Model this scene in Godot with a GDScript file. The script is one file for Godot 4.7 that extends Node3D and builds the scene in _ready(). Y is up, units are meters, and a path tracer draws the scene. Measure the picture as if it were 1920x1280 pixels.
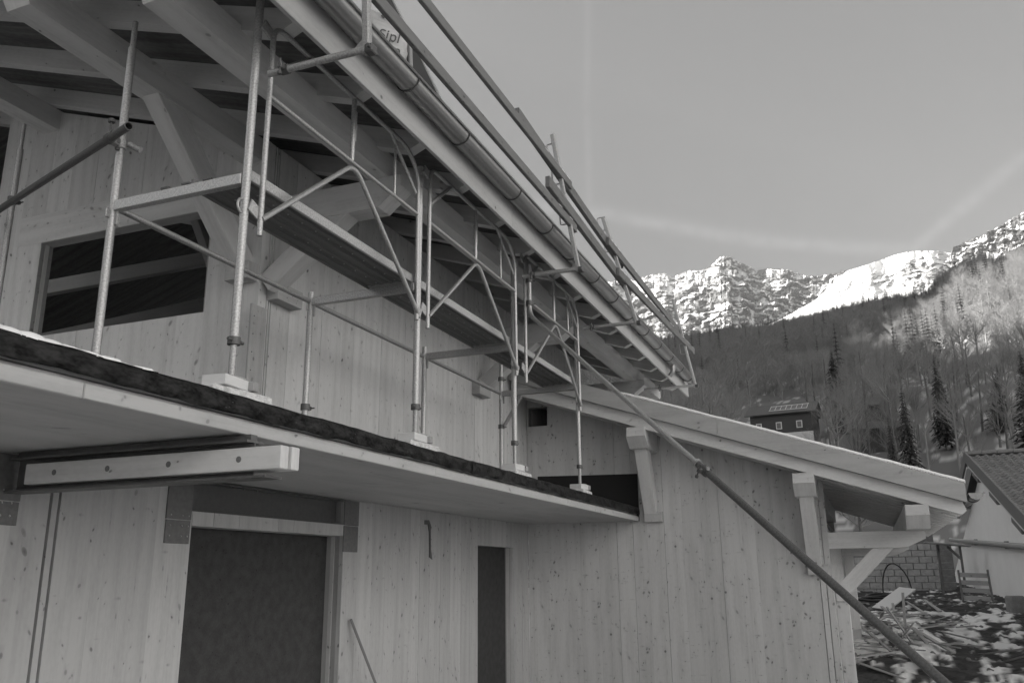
extends Node3D
# A timber house under construction with scaffolding, below sunlit snowy mountains.
# x runs along the balcony wall, y is up, z points out of that wall; metres.

const EYE := Vector3(0.0, 1.75, 0.0)
const WALL := -4.44          # face of the long wall
const SLAB_EDGE := -2.842    # front of the balcony slab
const SOFFIT := 2.45
const SLAB_TOP := 2.62
const PITCH := 0.33

const SKY_BASE := 0.103
var TO_SUN := Vector3(-0.42, 0.33, -0.85).normalized()

var rng := RandomNumberGenerator.new()
var M := {}
var taken := {}
var cam: Camera3D

# ---------------------------------------------------------------- geometry
class Geo:
	var v := PackedVector3Array()
	var n := PackedVector3Array()
	var t := PackedVector2Array()
	var c := PackedColorArray()
	var i := PackedInt32Array()
	var off := Vector2.ZERO

	func vert(p: Vector3, nn: Vector3, uv: Vector2) -> int:
		v.append(p); n.append(nn); t.append(uv + off)
		return v.size() - 1

	func tri(a: int, b: int, d: int) -> void:
		i.append(a); i.append(d); i.append(b)

	func quad(a: Vector3, b: Vector3, d: Vector3, e: Vector3, ua: Vector2, ub: Vector2, ud: Vector2, ue: Vector2) -> void:
		var nn := (b - a).cross(e - a)
		if nn.length() < 1e-12:
			nn = (d - b).cross(a - b)
		nn = nn.normalized()
		var k := vert(a, nn, ua)
		vert(b, nn, ub); vert(d, nn, ud); vert(e, nn, ue)
		tri(k, k + 1, k + 2); tri(k, k + 2, k + 3)

	func face(a: Vector3, b: Vector3, d: Vector3) -> void:
		var nn := (b - a).cross(d - a).normalized()
		var k := vert(a, nn, Vector2(a.x + a.z, a.y))
		vert(b, nn, Vector2(b.x + b.z, b.y)); vert(d, nn, Vector2(d.x + d.z, d.y))
		tri(k, k + 1, k + 2)

	# bevelled box; axis = index of the grain axis
	func box(at: Vector3, s: Vector3, b := Basis.IDENTITY, bev := 0.0, axis := -1) -> void:
		if axis < 0:
			axis = 0
			if s.y > s[axis]: axis = 1
			if s.z > s[axis]: axis = 2
		var h := s * 0.5
		bev = minf(bev, minf(h.x, minf(h.y, h.z)) * 0.45)
		for ax in 3:
			var a1 := (ax + 1) % 3
			var a2 := (ax + 2) % 3
			for sg in [-1.0, 1.0]:
				var q: Array[Vector3] = []
				var uvs: Array[Vector2] = []
				for cr in [[-1.0, -1.0], [1.0, -1.0], [1.0, 1.0], [-1.0, 1.0]]:
					var p := Vector3.ZERO
					p[ax] = sg * h[ax]
					p[a1] = cr[0] * (h[a1] - bev) * sg
					p[a2] = cr[1] * (h[a2] - bev)
					q.append(at + b * p)
					var along: float = p[axis] if axis != ax else p[a2]
					var o: int = a1
					if axis == a1: o = a2
					elif axis == ax: o = a1
					uvs.append(Vector2(p[o] + ax * 0.37, along))
				quad(q[0], q[1], q[2], q[3], uvs[0], uvs[1], uvs[2], uvs[3])
		if bev <= 0.0: return
		for ax in 3:
			var a1 := (ax + 1) % 3
			var a2 := (ax + 2) % 3
			for s1 in [-1.0, 1.0]:
				for s2 in [-1.0, 1.0]:
					var p := [Vector3.ZERO, Vector3.ZERO, Vector3.ZERO, Vector3.ZERO]
					for k in 4:
						var w := Vector3.ZERO
						w[ax] = (h[ax] - bev) * (-1.0 if k == 0 or k == 3 else 1.0)
						if k < 2:
							w[a1] = s1 * h[a1]; w[a2] = s2 * (h[a2] - bev)
						else:
							w[a1] = s1 * (h[a1] - bev); w[a2] = s2 * h[a2]
						p[k] = w
					var ud := [Vector2(0.0, p[0][axis]), Vector2(0.0, p[1][axis]), Vector2(bev, p[2][axis]), Vector2(bev, p[3][axis])]
					var nn := (p[1] - p[0] as Vector3).cross(p[3] - p[0] as Vector3)
					var outw := Vector3.ZERO
					outw[a1] = s1; outw[a2] = s2
					if nn.dot(outw) > 0.0:
						quad(at + b * p[0], at + b * p[1], at + b * p[2], at + b * p[3], ud[0], ud[1], ud[2], ud[3])
					else:
						quad(at + b * p[3], at + b * p[2], at + b * p[1], at + b * p[0], ud[3], ud[2], ud[1], ud[0])
		for sx in [-1.0, 1.0]:
			for sy in [-1.0, 1.0]:
				for sz in [-1.0, 1.0]:
					var s3 := Vector3(sx, sy, sz)
					var a := Vector3(h.x, h.y - bev, h.z - bev) * s3
					var d := Vector3(h.x - bev, h.y, h.z - bev) * s3
					var e := Vector3(h.x - bev, h.y - bev, h.z) * s3
					if (d - a).cross(e - a).dot(s3) > 0.0: face(at + b * a, at + b * d, at + b * e)
					else: face(at + b * a, at + b * e, at + b * d)

	# beam from a to b with width w (sideways) and height hh (along up)
	func beam(a: Vector3, b: Vector3, w: float, hh: float, bev := 0.006, up := Vector3.UP) -> void:
		var d := (b - a).normalized()
		var side := d.cross(up)
		if side.length() < 0.01: side = d.cross(Vector3.RIGHT)
		side = side.normalized()
		var u2 := side.cross(d).normalized()
		box((a + b) * 0.5, Vector3(w, hh, a.distance_to(b)), Basis(side, u2, -d), bev, 2)

	# polygon in the plane (ex, ey) pushed along depth
	func prism(poly: PackedVector2Array, o: Vector3, ex: Vector3, ey: Vector3, depth: Vector3, grain := 0, bev := 0.0) -> void:
		var nz := ex.cross(ey)
		var pl := poly.duplicate()
		var area := 0.0
		for k in pl.size():
			area += pl[k].cross(pl[(k + 1) % pl.size()])
		if area < 0.0: pl.reverse()
		var fw := depth.dot(nz) < 0.0
		var tris := Geometry2D.triangulate_polygon(pl)
		for cap in 2:
			var at := o + (depth if cap == 1 else Vector3.ZERO)
			var front := (cap == 1) != fw
			var nn := nz if front else -nz
			var k0 := v.size()
			for p in pl:
				vert(at + ex * p.x + ey * p.y, nn, Vector2(p.y, p.x) if grain == 0 else Vector2(p.x, p.y))
			for k in range(0, tris.size(), 3):
				var a := tris[k]; var b := tris[k + 1]; var d := tris[k + 2]
				var ar := (pl[b] - pl[a]).cross(pl[d] - pl[a])
				if (ar > 0.0) == front: tri(k0 + a, k0 + b, k0 + d)
				else: tri(k0 + a, k0 + d, k0 + b)
		var len := depth.length()
		for k in pl.size():
			var a := pl[k]; var b := pl[(k + 1) % pl.size()]
			var pa := o + ex * a.x + ey * a.y
			var pb := o + ex * b.x + ey * b.y
			var va := a.x if grain == 0 else a.y
			var vb := b.x if grain == 0 else b.y
			if not fw: quad(pa, pb, pb + depth, pa + depth, Vector2(0.31, va), Vector2(0.31, vb), Vector2(0.31 + len, vb), Vector2(0.31 + len, va))
			else: quad(pb, pa, pa + depth, pb + depth, Vector2(0.31, vb), Vector2(0.31, va), Vector2(0.31 + len, va), Vector2(0.31 + len, vb))

	# open profile pushed along depth, shaded smooth
	func sweep(prof: PackedVector2Array, o: Vector3, ex: Vector3, ey: Vector3, depth: Vector3, flip := false) -> void:
		var k0 := v.size()
		var m := prof.size()
		for k in m:
			var a := prof[maxi(k - 1, 0)]; var b := prof[mini(k + 1, m - 1)]
			var d := (b - a).normalized()
			var nn := (ex * d.y - ey * d.x).normalized()
			if flip: nn = -nn
			for e in 2:
				vert(o + ex * prof[k].x + ey * prof[k].y + depth * e, nn, Vector2(k * 0.03, e * depth.length()))
		for k in m - 1:
			var a := k0 + k * 2
			tri(a, a + 2, a + 3); tri(a, a + 3, a + 1)

	func taper(a: Vector3, b: Vector3, ra: float, rb: float, sides := 6, caps := true) -> void:
		var d := (b - a).normalized()
		var s := d.cross(Vector3.UP if absf(d.y) < 0.9 else Vector3.RIGHT).normalized()
		var w := s.cross(d)
		var k0 := v.size()
		var ln := a.distance_to(b)
		for k in sides + 1:
			var an := TAU * k / sides
			var nn := s * cos(an) + w * sin(an)
			vert(a + nn * ra, nn, Vector2(an * ra, 0.0))
			vert(b + nn * rb, nn, Vector2(an * ra, ln))
		for k in sides:
			var q := k0 + k * 2
			tri(q, q + 2, q + 3); tri(q, q + 3, q + 1)
		if caps:
			for e in 2:
				var c0 := b if e == 1 else a
				var r := rb if e == 1 else ra
				if r < 0.004: continue
				var nn := d if e == 1 else -d
				var kc := vert(c0, nn, Vector2.ZERO)
				for k in sides + 1:
					var an := TAU * k / sides
					vert(c0 + (s * cos(an) + w * sin(an)) * r, nn, Vector2(cos(an), sin(an)) * r)
				for k in sides:
					if e == 1: tri(kc, kc + 1 + k, kc + 2 + k)
					else: tri(kc, kc + 2 + k, kc + 1 + k)

	# round tube through points
	func tube(pts: Array, r: float, sides := 10, caps := true, hollow := false) -> void:
		var m := pts.size()
		var d0: Vector3 = (pts[1] - pts[0]).normalized()
		var s := d0.cross(Vector3.UP if absf(d0.y) < 0.9 else Vector3.RIGHT).normalized()
		var k0 := v.size()
		var along := 0.0
		var last: Vector3 = d0
		for k in m:
			var d: Vector3
			if k == 0: d = d0
			elif k == m - 1: d = (pts[k] - pts[k - 1]).normalized()
			else: d = ((pts[k] - pts[k - 1]).normalized() + (pts[k + 1] - pts[k]).normalized()).normalized()
			if k > 0: along += pts[k].distance_to(pts[k - 1])
			s = (s - d * s.dot(d)).normalized()
			var w := s.cross(d)
			for j in sides + 1:
				var an := TAU * j / sides
				var nn := s * cos(an) + w * sin(an)
				vert(pts[k] + nn * r, nn, Vector2(an * r, along))
			last = d
		for k in m - 1:
			for j in sides:
				var q := k0 + k * (sides + 1) + j
				tri(q, q + 1, q + sides + 2); tri(q, q + sides + 2, q + sides + 1)
		if not caps: return
		for e in 2:
			var kk := m - 1 if e == 1 else 0
			var nn := last if e == 1 else -d0
			var base := k0 + kk * (sides + 1)
			if hollow:
				# a rim and a bore that goes 6 cm deep
				var kr := v.size()
				for j in sides + 1:
					var p := v[base + j]
					var q: Vector3 = pts[kk] + (p - pts[kk]) * 0.84
					vert(p, nn, Vector2.ZERO); vert(q, nn, Vector2.ZERO)
					vert(q, -n[base + j], Vector2.ZERO); vert(q - nn * 0.06, -n[base + j], Vector2.ZERO)
				for j in sides:
					var a := kr + j * 4
					tri(a, a + 4, a + 5); tri(a, a + 5, a + 1)
					tri(a + 2, a + 6, a + 7); tri(a + 2, a + 7, a + 3)
				var kc := vert(pts[kk] - nn * 0.06, nn, Vector2.ZERO)
				for j in sides:
					tri(kc, kr + j * 4 + 3, kr + j * 4 + 7)
			else:
				var kc := vert(pts[kk], nn, Vector2.ZERO)
				for j in sides + 1:
					vert(v[base + j], nn, Vector2.ZERO)
				for j in sides:
					tri(kc, kc + 1 + j, kc + 2 + j)

	func mesh(at := Vector3.ZERO) -> ArrayMesh:
		var vv := v
		if at != Vector3.ZERO:
			vv = PackedVector3Array()
			vv.resize(v.size())
			for k in v.size(): vv[k] = v[k] - at
		# wind every face the way its normals point
		var ii := i.duplicate()
		for k in range(0, ii.size(), 3):
			var p := ii[k]; var q := ii[k + 1]; var r := ii[k + 2]
			if (v[r] - v[p]).cross(v[q] - v[p]).dot(n[p] + n[q] + n[r]) < 0.0:
				ii[k + 1] = r; ii[k + 2] = q
		var a := []
		a.resize(Mesh.ARRAY_MAX)
		a[Mesh.ARRAY_VERTEX] = vv
		a[Mesh.ARRAY_NORMAL] = n
		a[Mesh.ARRAY_TEX_UV] = t
		if c.size() == v.size(): a[Mesh.ARRAY_COLOR] = c
		a[Mesh.ARRAY_INDEX] = ii
		var m := ArrayMesh.new()
		m.add_surface_from_arrays(Mesh.PRIMITIVE_TRIANGLES, a)
		return m

func geo() -> Geo:
	var g := Geo.new()
	g.off = Vector2(rng.randf() * 7.0, rng.randf() * 7.0)
	return g

# round the inner corners of a polyline
func fillet(pts: Array, r: float, seg := 5) -> Array:
	var out := [pts[0]]
	for k in range(1, pts.size() - 1):
		var p: Vector3 = pts[k]
		var a: Vector3 = pts[k - 1] - p
		var b: Vector3 = pts[k + 1] - p
		var d: float = minf(r, minf(a.length(), b.length()) * 0.48)
		var pa := p + a.normalized() * d
		var pb := p + b.normalized() * d
		for s in seg + 1:
			var f := float(s) / seg
			out.append(pa.lerp(p, f).lerp(p.lerp(pb, f), f))
	out.append(pts[-1])
	return out

# ---------------------------------------------------------------- nodes
func numbered(called: String) -> String:
	taken[called] = taken.get(called, -1) + 1
	return called if taken[called] == 0 else "%s_%03d" % [called, taken[called]]

func tag(o: Node, label: String, category: String, group := "") -> Node:
	o.set_meta("label", label)
	o.set_meta("category", category)
	if group != "": o.set_meta("group", group)
	return o

func thing(called: String, label: String, category: String, at := Vector3.ZERO, group := "") -> Node3D:
	var o := Node3D.new()
	o.name = numbered(called)
	add_child(o)
	o.position = at
	tag(o, label, category, group)
	return o

func base_of(parent: Node) -> Vector3:
	var at := Vector3.ZERO
	while parent != self and parent != null:
		at += (parent as Node3D).position
		parent = parent.get_parent()
	return at

func part(parent: Node, called: String, g: Geo, m: Material) -> MeshInstance3D:
	var o := MeshInstance3D.new()
	o.mesh = g.mesh(base_of(parent))
	o.material_override = m
	o.name = called
	parent.add_child(o, true)
	return o

# a thing that is one mesh
func single(called: String, g: Geo, m: Material, at: Vector3, label: String, category: String, group := "") -> MeshInstance3D:
	var o := MeshInstance3D.new()
	o.mesh = g.mesh(at)
	o.material_override = m
	o.name = numbered(called)
	add_child(o)
	o.position = at
	tag(o, label, category, group)
	return o

func structure(called: String, g: Geo, m: Material) -> MeshInstance3D:
	var o := MeshInstance3D.new()
	o.mesh = g.mesh()
	o.material_override = m
	o.name = called
	add_child(o)
	o.set_meta("kind", "structure")
	return o

func copy(o: Node3D, at: Vector3, turn := 0.0, size := 1.0, label := "") -> Node3D:
	var r: Node3D = o.duplicate()
	r.name = numbered(String(o.get_meta("base_name")))
	add_child(r)
	r.position = at
	r.rotation.y = turn
	r.scale = Vector3.ONE * size
	if label != "": r.set_meta("label", label)
	return r

# direction of a photo pixel (1920 x 1280), in the world
func ray(px: float, py: float) -> Vector3:
	return (cam.transform.basis * Vector3((px - 960.0) / 1623.0, -(py - 640.0) / 1623.0, -1.0)).normalized()

# ---------------------------------------------------------------- textures and materials
func grey(x: float) -> Color:
	return Color(x, x, x).linear_to_srgb()

func noise(freq: float, sd: int, oct := 3, kind := FastNoiseLite.TYPE_SIMPLEX_SMOOTH) -> FastNoiseLite:
	var f := FastNoiseLite.new()
	f.noise_type = kind
	f.frequency = freq
	f.seed = sd
	f.fractal_octaves = oct
	f.fractal_type = FastNoiseLite.FRACTAL_FBM
	return f

func stretched(w: int, h: int, w0: int, h0: int, freq: float, sd: int, oct := 3) -> PackedByteArray:
	var im := noise(freq, sd, oct).get_seamless_image(w0, h0)
	im.convert(Image.FORMAT_L8)
	im.resize(w, h, Image.INTERPOLATE_CUBIC)
	return im.get_data()

func tex(vals: PackedFloat32Array, w: int, h: int) -> ImageTexture:
	var by := PackedByteArray()
	by.resize(w * h * 3)
	for k in w * h:
		var x := clampf(vals[k], 0.0, 1.0)
		# linear to sRGB
		var s := 12.92 * x if x < 0.0031308 else 1.055 * pow(x, 0.41666) - 0.055
		var b := int(s * 255.0)
		by[k * 3] = b; by[k * 3 + 1] = b; by[k * 3 + 2] = b
	var im := Image.create_from_data(w, h, false, Image.FORMAT_RGB8, by)
	im.generate_mipmaps()
	return ImageTexture.create_from_image(im)

# sawn spruce: grain along v, knots and a few rubbed-in smudges
func wood_tex(sd: int, knots: int, base: float, smudges: int) -> ImageTexture:
	var w := 512
	var h := 1024
	var r := RandomNumberGenerator.new()
	r.seed = sd
	var a := stretched(w, h, 512, 16, 0.06, sd, 4)
	var b := stretched(w, h, 96, 24, 0.05, sd + 1, 2)
	var d := stretched(w, h, 512, 512, 0.05, sd + 2, 3)
	var val := PackedFloat32Array()
	val.resize(w * h)
	for k in w * h:
		var g := (a[k] - 128.0) / 128.0 * 0.05 + (b[k] - 128.0) / 128.0 * 0.10 + (d[k] - 128.0) / 128.0 * 0.05
		val[k] = base * (1.0 + g)
	for q in knots:
		var cx := r.randi() % w
		var cy := r.randi() % h
		var rx := r.randf_range(2.5, 9.5) if r.randf() < 0.5 else r.randf_range(2.0, 4.5)
		var ry := rx * r.randf_range(0.7, 1.5)
		var dark := r.randf_range(0.35, 0.82)
		var lean := r.randf_range(-0.6, 0.6)
		var ext := int(rx * 5.0)
		for yy in range(-ext, ext + 1):
			for xx in range(-ext, ext + 1):
				var ex := (xx + lean * yy) / rx
				var ey := yy / ry
				var e := sqrt(ex * ex + ey * ey)
				var f := 0.0
				if e < 1.0: f = dark * (1.0 - 0.35 * e)
				elif e < 1.35: f = dark * 0.65 * (1.35 - e) / 0.35
				var halo := exp(-ex * ex * 0.35 - ey * ey * 0.06) * 0.10
				f = maxf(f, halo)
				if f > 0.004:
					var at := posmod(cy + yy, h) * w + posmod(cx + xx, w)
					val[at] *= 1.0 - f
	for q in smudges:
		var cx := r.randi() % w
		var cy := r.randi() % h
		var rx := r.randf_range(6.0, 22.0)
		var ry := r.randf_range(2.0, 6.0)
		if r.randf() < 0.35:
			var sw := rx; rx = ry; ry = sw * 1.4
		var dark := r.randf_range(0.15, 0.5)
		for yy in range(-int(ry * 2), int(ry * 2) + 1):
			for xx in range(-int(rx * 2), int(rx * 2) + 1):
				var at := posmod(cy + yy, h) * w + posmod(cx + xx, w)
				var e := exp(-pow(xx / rx, 2.0) - pow(yy / ry, 2.0))
				val[at] *= 1.0 - dark * e * clampf((d[at] - 70.0) / 90.0, 0.0, 1.0)
	return tex(val, w, h)

func speck_tex(sd: int, lo: float, hi: float, f1: float, f2: float, w := 256, spots := 0, spot := 0.5, streak := 1) -> ImageTexture:
	var a := stretched(w, w, w, maxi(4, w / streak), f1, sd, 4)
	var b := stretched(w, w, w, w, f2, sd + 5, 3)
	var r := RandomNumberGenerator.new()
	r.seed = sd
	var val := PackedFloat32Array()
	val.resize(w * w)
	for k in w * w:
		var g := clampf((a[k] * 0.6 + b[k] * 0.4 - 60.0) / 135.0, 0.0, 1.0)
		val[k] = lerpf(lo, hi, g)
	for q in spots:
		var cx := r.randi() % w
		var cy := r.randi() % w
		var rad := r.randf_range(0.8, 2.6)
		for yy in range(-3, 4):
			for xx in range(-3, 4):
				if xx * xx + yy * yy <= rad * rad:
					val[posmod(cy + yy, w) * w + posmod(cx + xx, w)] = spot * r.randf_range(0.6, 1.2)
	return tex(val, w, w)

func mat(called: String, lin: float, rough: float, tx: Texture2D = null, scale := Vector3.ONE, metal := 0.0) -> StandardMaterial3D:
	var m := StandardMaterial3D.new()
	m.resource_name = called
	m.albedo_color = grey(lin)
	m.roughness = rough
	m.metallic = metal
	if tx:
		m.albedo_texture = tx
		m.uv1_scale = scale
	M[called] = m
	return m

func bump(m: StandardMaterial3D, w: int, w0: int, h0: int, freq: float, sd: int, strength: float) -> void:
	var im := noise(freq, sd, 4).get_seamless_image(w0, h0)
	im.convert(Image.FORMAT_RGB8)
	im.resize(w, w, Image.INTERPOLATE_CUBIC)
	im.bump_map_to_normal_map(strength)
	im.generate_mipmaps()
	m.normal_enabled = true
	m.normal_texture = ImageTexture.create_from_image(im)

func make_materials() -> void:
	var ws := Vector3(1.0 / 0.8, 1.0 / 1.9, 1.0)
	var ta := wood_tex(11, 46, 0.95, 20)
	var tb := wood_tex(23, 58, 0.95, 64)
	var tc := wood_tex(37, 9, 0.95, 2)
	for k in 4:
		mat("plank_%d" % k, [0.43, 0.405, 0.445, 0.39][k], 0.72, ta, ws)
		mat("lit_plank_%d" % k, [0.66, 0.635, 0.675, 0.615][k], 0.72, ta, ws)  # same spruce as plank, the upper wall's brighter light put into the colour
		mat("annex_plank_%d" % k, [0.53, 0.505, 0.545, 0.49][k], 0.74, tb, ws)
	for nm in ["plank_0", "plank_1", "plank_2", "plank_3", "annex_plank_0", "annex_plank_1", "annex_plank_2", "annex_plank_3", "lit_plank_0", "lit_plank_1", "lit_plank_2", "lit_plank_3"]:
		bump(M[nm], 512, 512, 24, 0.05, 5, 0.35)
	mat("beam_0", 0.62, 0.7, tc, ws)
	mat("beam_1", 0.58, 0.7, tc, ws)
	mat("rafter", 0.58, 0.75, tc, ws)
	mat("fascia", 0.40, 0.7, tc, ws)
	mat("core", 0.30, 0.85, tc, ws)
	mat("end_grain", 0.55, 0.8, tc, Vector3(3.0, 3.0, 1.0))
	mat("weathered", 0.33, 0.8, tb, ws)
	mat("grey_board", 0.16, 0.8, tb, ws)
	mat("weathered_dark", 0.17, 0.8, tb, ws)
	mat("soffit", 0.40, 0.8, tc, Vector3(0.6, 0.35, 1.0))
	mat("sheathing", 0.15, 0.85, speck_tex(3, 0.5, 1.0, 0.03, 0.09, 256, 0, 0.5, 8), Vector3(1, 0.4, 1))
	mat("dark_board", 0.046, 0.8, speck_tex(8, 0.55, 1.0, 0.02, 0.12, 512, 90, 0.22), Vector3(0.8, 0.8, 1))
	var galv := speck_tex(15, 0.58, 1.0, 0.05, 0.2, 256, 70, 0.4)
	mat("galvanised", 0.50, 0.42, galv, Vector3(5, 5, 1), 0.55)
	mat("galvanised_dull", 0.47, 0.5, galv, Vector3(5, 5, 1), 0.5)
	mat("painted_tube", 0.14, 0.5, galv, Vector3(5, 5, 1), 0.4)
	mat("painted_steel", 0.105, 0.55, speck_tex(19, 0.8, 1.0, 0.03, 0.1), Vector3(2, 2, 1))
	mat("bracket_steel", 0.15, 0.5, speck_tex(20, 0.75, 1.0, 0.03, 0.2), Vector3(3, 3, 1), 0.2)
	mat("clamp_steel", 0.10, 0.5, null, Vector3.ONE, 0.4)
	mat("zinc", 0.33, 0.33, speck_tex(29, 0.75, 1.0, 0.02, 0.1, 256, 10, 0.6, 12), Vector3(2, 0.7, 1), 0.75)
	var memb := mat("membrane", 0.085, 0.5, speck_tex(31, 0.03, 0.42, 0.012, 0.05, 512, 34, 1.0), Vector3(0.9, 1.6, 1))
	memb.metallic_specular = 0.18
	bump(memb, 256, 256, 256, 0.03, 7, 1.6)
	mat("membrane_dry", 0.010, 0.8)
	mat("deck_under", 0.17, 0.7, speck_tex(41, 0.6, 1.1, 0.02, 0.1, 512, 70, 4.0, 20), Vector3(1.1, 0.5, 1))
	mat("deck_rib", 0.15, 0.6)
	mat("snow", 0.84, 0.65)
	M["snow"].subsurf_scatter_enabled = false
	mat("foam", 0.74, 0.85, speck_tex(45, 0.55, 1.0, 0.03, 0.15, 256, 20, 0.3), Vector3(2, 2, 1))
	mat("plaster", 0.88, 0.9, speck_tex(49, 0.95, 1.0, 0.01, 0.25, 256), Vector3(0.5, 0.5, 1))
	mat("block", 0.48, 0.9, speck_tex(51, 0.7, 1.0, 0.02, 0.1, 256), Vector3(1, 1, 1))
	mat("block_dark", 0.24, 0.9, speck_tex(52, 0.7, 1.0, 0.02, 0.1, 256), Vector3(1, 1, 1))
	mat("roof_tile", 0.21, 0.7, speck_tex(53, 0.7, 1.0, 0.05, 0.2, 256), Vector3(2, 2, 1))
	mat("roof_tile_1", 0.25, 0.7, speck_tex(54, 0.7, 1.0, 0.05, 0.2, 256), Vector3(2, 2, 1))
	mat("trim_grey", 0.15, 0.7)
	mat("trim_white", 0.62, 0.7)
	mat("paper", 0.50, 0.8, speck_tex(57, 0.8, 1.0, 0.02, 0.07, 256), Vector3(2, 2, 1))
	mat("ink", 0.09, 0.8)
	mat("plastic_film", 0.22, 0.3)
	mat("dark_sheet", 0.07, 0.6, speck_tex(58, 0.85, 1.0, 0.01, 0.2, 256), Vector3(1, 1, 1))
	mat("chalet_wood", 0.065, 0.8, tc, ws)
	mat("chalet_roof", 0.10, 0.8)
	mat("rubber", 0.02, 0.5)
	mat("tank", 0.30, 0.5)
	mat("bark", 0.12, 0.9)
	mat("bark_pale", 0.22, 0.9)
	mat("twig", 0.23, 0.9)
	mat("twig_far", 0.23, 0.9)
	mat("needles", 0.045, 0.9)
	mat("needles_far", 0.045, 0.9)
	var gr := mat("terrain", 1.0, 0.9)
	gr.albedo_color = Color.WHITE
	gr.vertex_color_use_as_albedo = true
	bump(gr, 256, 256, 256, 0.05, 9, 2.0)
	gr.uv1_scale = Vector3(0.5, 0.5, 1)
	var hm := mat("far_terrain", 1.0, 0.9)
	hm.albedo_color = Color.WHITE
	hm.vertex_color_use_as_albedo = true

# ---------------------------------------------------------------- camera, sky, sun
func make_view() -> void:
	cam = Camera3D.new()
	cam.name = "camera"
	add_child(cam)
	cam.position = EYE
	cam.rotation = Vector3(0.26482608, -1.19061548, -0.00923262)
	cam.fov = rad_to_deg(2.0 * atan(640.0 / 1623.0))
	cam.near = 0.05
	cam.far = 20000.0
	cam.current = true

	var env := Environment.new()
	env.background_mode = Environment.BG_SKY
	env.tonemap_mode = Environment.TONE_MAPPER_LINEAR
	env.tonemap_exposure = 3.25
	env.sdfgi_enabled = true
	env.ssao_enabled = true
	env.ssil_enabled = true
	env.fog_enabled = true
	env.fog_density = 0.00005
	env.fog_light_color = Color(0.85, 0.85, 0.85)
	var sky := Sky.new()
	var pm := PanoramaSkyMaterial.new()
	pm.panorama = sky_picture()
	sky.sky_material = pm
	env.sky = sky
	var we := WorldEnvironment.new()
	we.name = "environment"
	we.environment = env
	add_child(we)

	var sun := DirectionalLight3D.new()
	sun.name = "sun"
	sun.light_energy = 1.6
	sun.light_color = Color(1.0, 0.99, 0.975)
	sun.light_angular_distance = 0.5
	sun.shadow_enabled = true
	add_child(sun)
	sun.look_at_from_position(Vector3.ZERO, -TO_SUN, Vector3.UP)

# clear air, paler low down, with three old vapour trails
func sky_light(d: Vector3) -> float:
	# clear winter sky: paler low down, brighter round the sun, least at right angles to it
	var y := maxf(d.y, 0.02)
	var low := 1.0 - 0.42 * exp(-0.32 / y)
	var away := d.angle_to(TO_SUN)
	var c := cos(away)
	return SKY_BASE * low * (1.0 + 8.0 * (exp(-3.0 * away) - 0.009) + 0.45 * c * c)

func sky_picture() -> ImageTexture:
	var w := 2048
	var h := 1024
	var data := PackedFloat32Array()
	data.resize(w * h * 3)
	var row0 := 0.0
	for y in h:
		var el := PI * (0.5 - (y + 0.5) / h)
		var ce := cos(el)
		var se := sin(el)
		var low := y > h / 2 + 4
		for x in range(0, w, 2):
			var k := (y * w + x) * 3
			var l: float
			if low:
				l = 0.5 * SKY_BASE
			else:
				var az := (x + 0.5) / w * TAU
				l = sky_light(Vector3(sin(az) * ce, se, -cos(az) * ce))
			for q in 6: data[k + q] = l
	var im := Image.create_from_data(w, h, false, Image.FORMAT_RGBF, data.to_byte_array())
	var trails := [
		[[Vector2(1103, -40), Vector2(1100, 200), Vector2(1106, 390)], 4.5, 0.16],
		[[Vector2(960, 380), Vector2(1130, 400), Vector2(1260, 425), Vector2(1420, 450), Vector2(1560, 462), Vector2(1700, 470)], 11.0, 0.32],
		[[Vector2(1690, 490), Vector2(1780, 410), Vector2(1860, 345), Vector2(1960, 260)], 10.0, 0.28]]
	var nz := noise(0.03, 77, 3)
	for tr in trails:
		for k in tr[0].size() - 1:
			var a: Vector2 = tr[0][k]
			var b: Vector2 = tr[0][k + 1]
			var steps := int(a.distance_to(b) * 1.5)
			for s in steps:
				var p := a.lerp(b, float(s) / steps)
				var nn := (b - a).normalized().orthogonal()
				for q in range(-14, 15):
					var d := q / 14.0 * 2.2
					var pp: Vector2 = p + nn * d * tr[1]
					var dr := ray(pp.x, pp.y)
					var u := int(fposmod(atan2(dr.x, -dr.z) / TAU, 1.0) * w)
					var vv := int((0.5 - asin(dr.y) / PI) * h)
					if u < 0 or u >= w or vv < 0 or vv >= h: continue
					var f: float = exp(-d * d) * tr[2] * (0.75 + 0.5 * nz.get_noise_2d(pp.x, pp.y))
					var nl := maxf(im.get_pixel(u, vv).r, sky_light(dr) * (1.0 + f))
					im.set_pixel(u, vv, Color(nl, nl, nl))
	return ImageTexture.create_from_image(im)

func _ready() -> void:
	rng.seed = 20240117
	make_view()
	make_materials()
	print("materials ", Time.get_ticks_msec())
	build_land()
	print("land ", Time.get_ticks_msec())
	build_house()
	build_annex()
	print("house ", Time.get_ticks_msec())
	build_scaffold()
	build_neighbour()
	build_yard()
	print("yard ", Time.get_ticks_msec())
	build_far_buildings()
	build_trees()
	print("trees ", Time.get_ticks_msec())

# ---------------------------------------------------------------- land
var prof_az := PackedFloat32Array()
var prof_te := PackedFloat32Array()
var yard_noise: FastNoiseLite
var snow_noise: FastNoiseLite

func lookup(xs: PackedFloat32Array, ys: PackedFloat32Array, x: float) -> float:
	if x <= xs[0]: return ys[0]
	for k in range(1, xs.size()):
		if x <= xs[k]:
			return lerpf(ys[k - 1], ys[k], (x - xs[k - 1]) / maxf(xs[k] - xs[k - 1], 1e-6))
	return ys[ys.size() - 1]

func az_of(d: Vector3) -> float:
	return atan2(d.z, d.x)

func te_of(d: Vector3) -> float:
	return d.y / sqrt(d.x * d.x + d.z * d.z)

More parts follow.
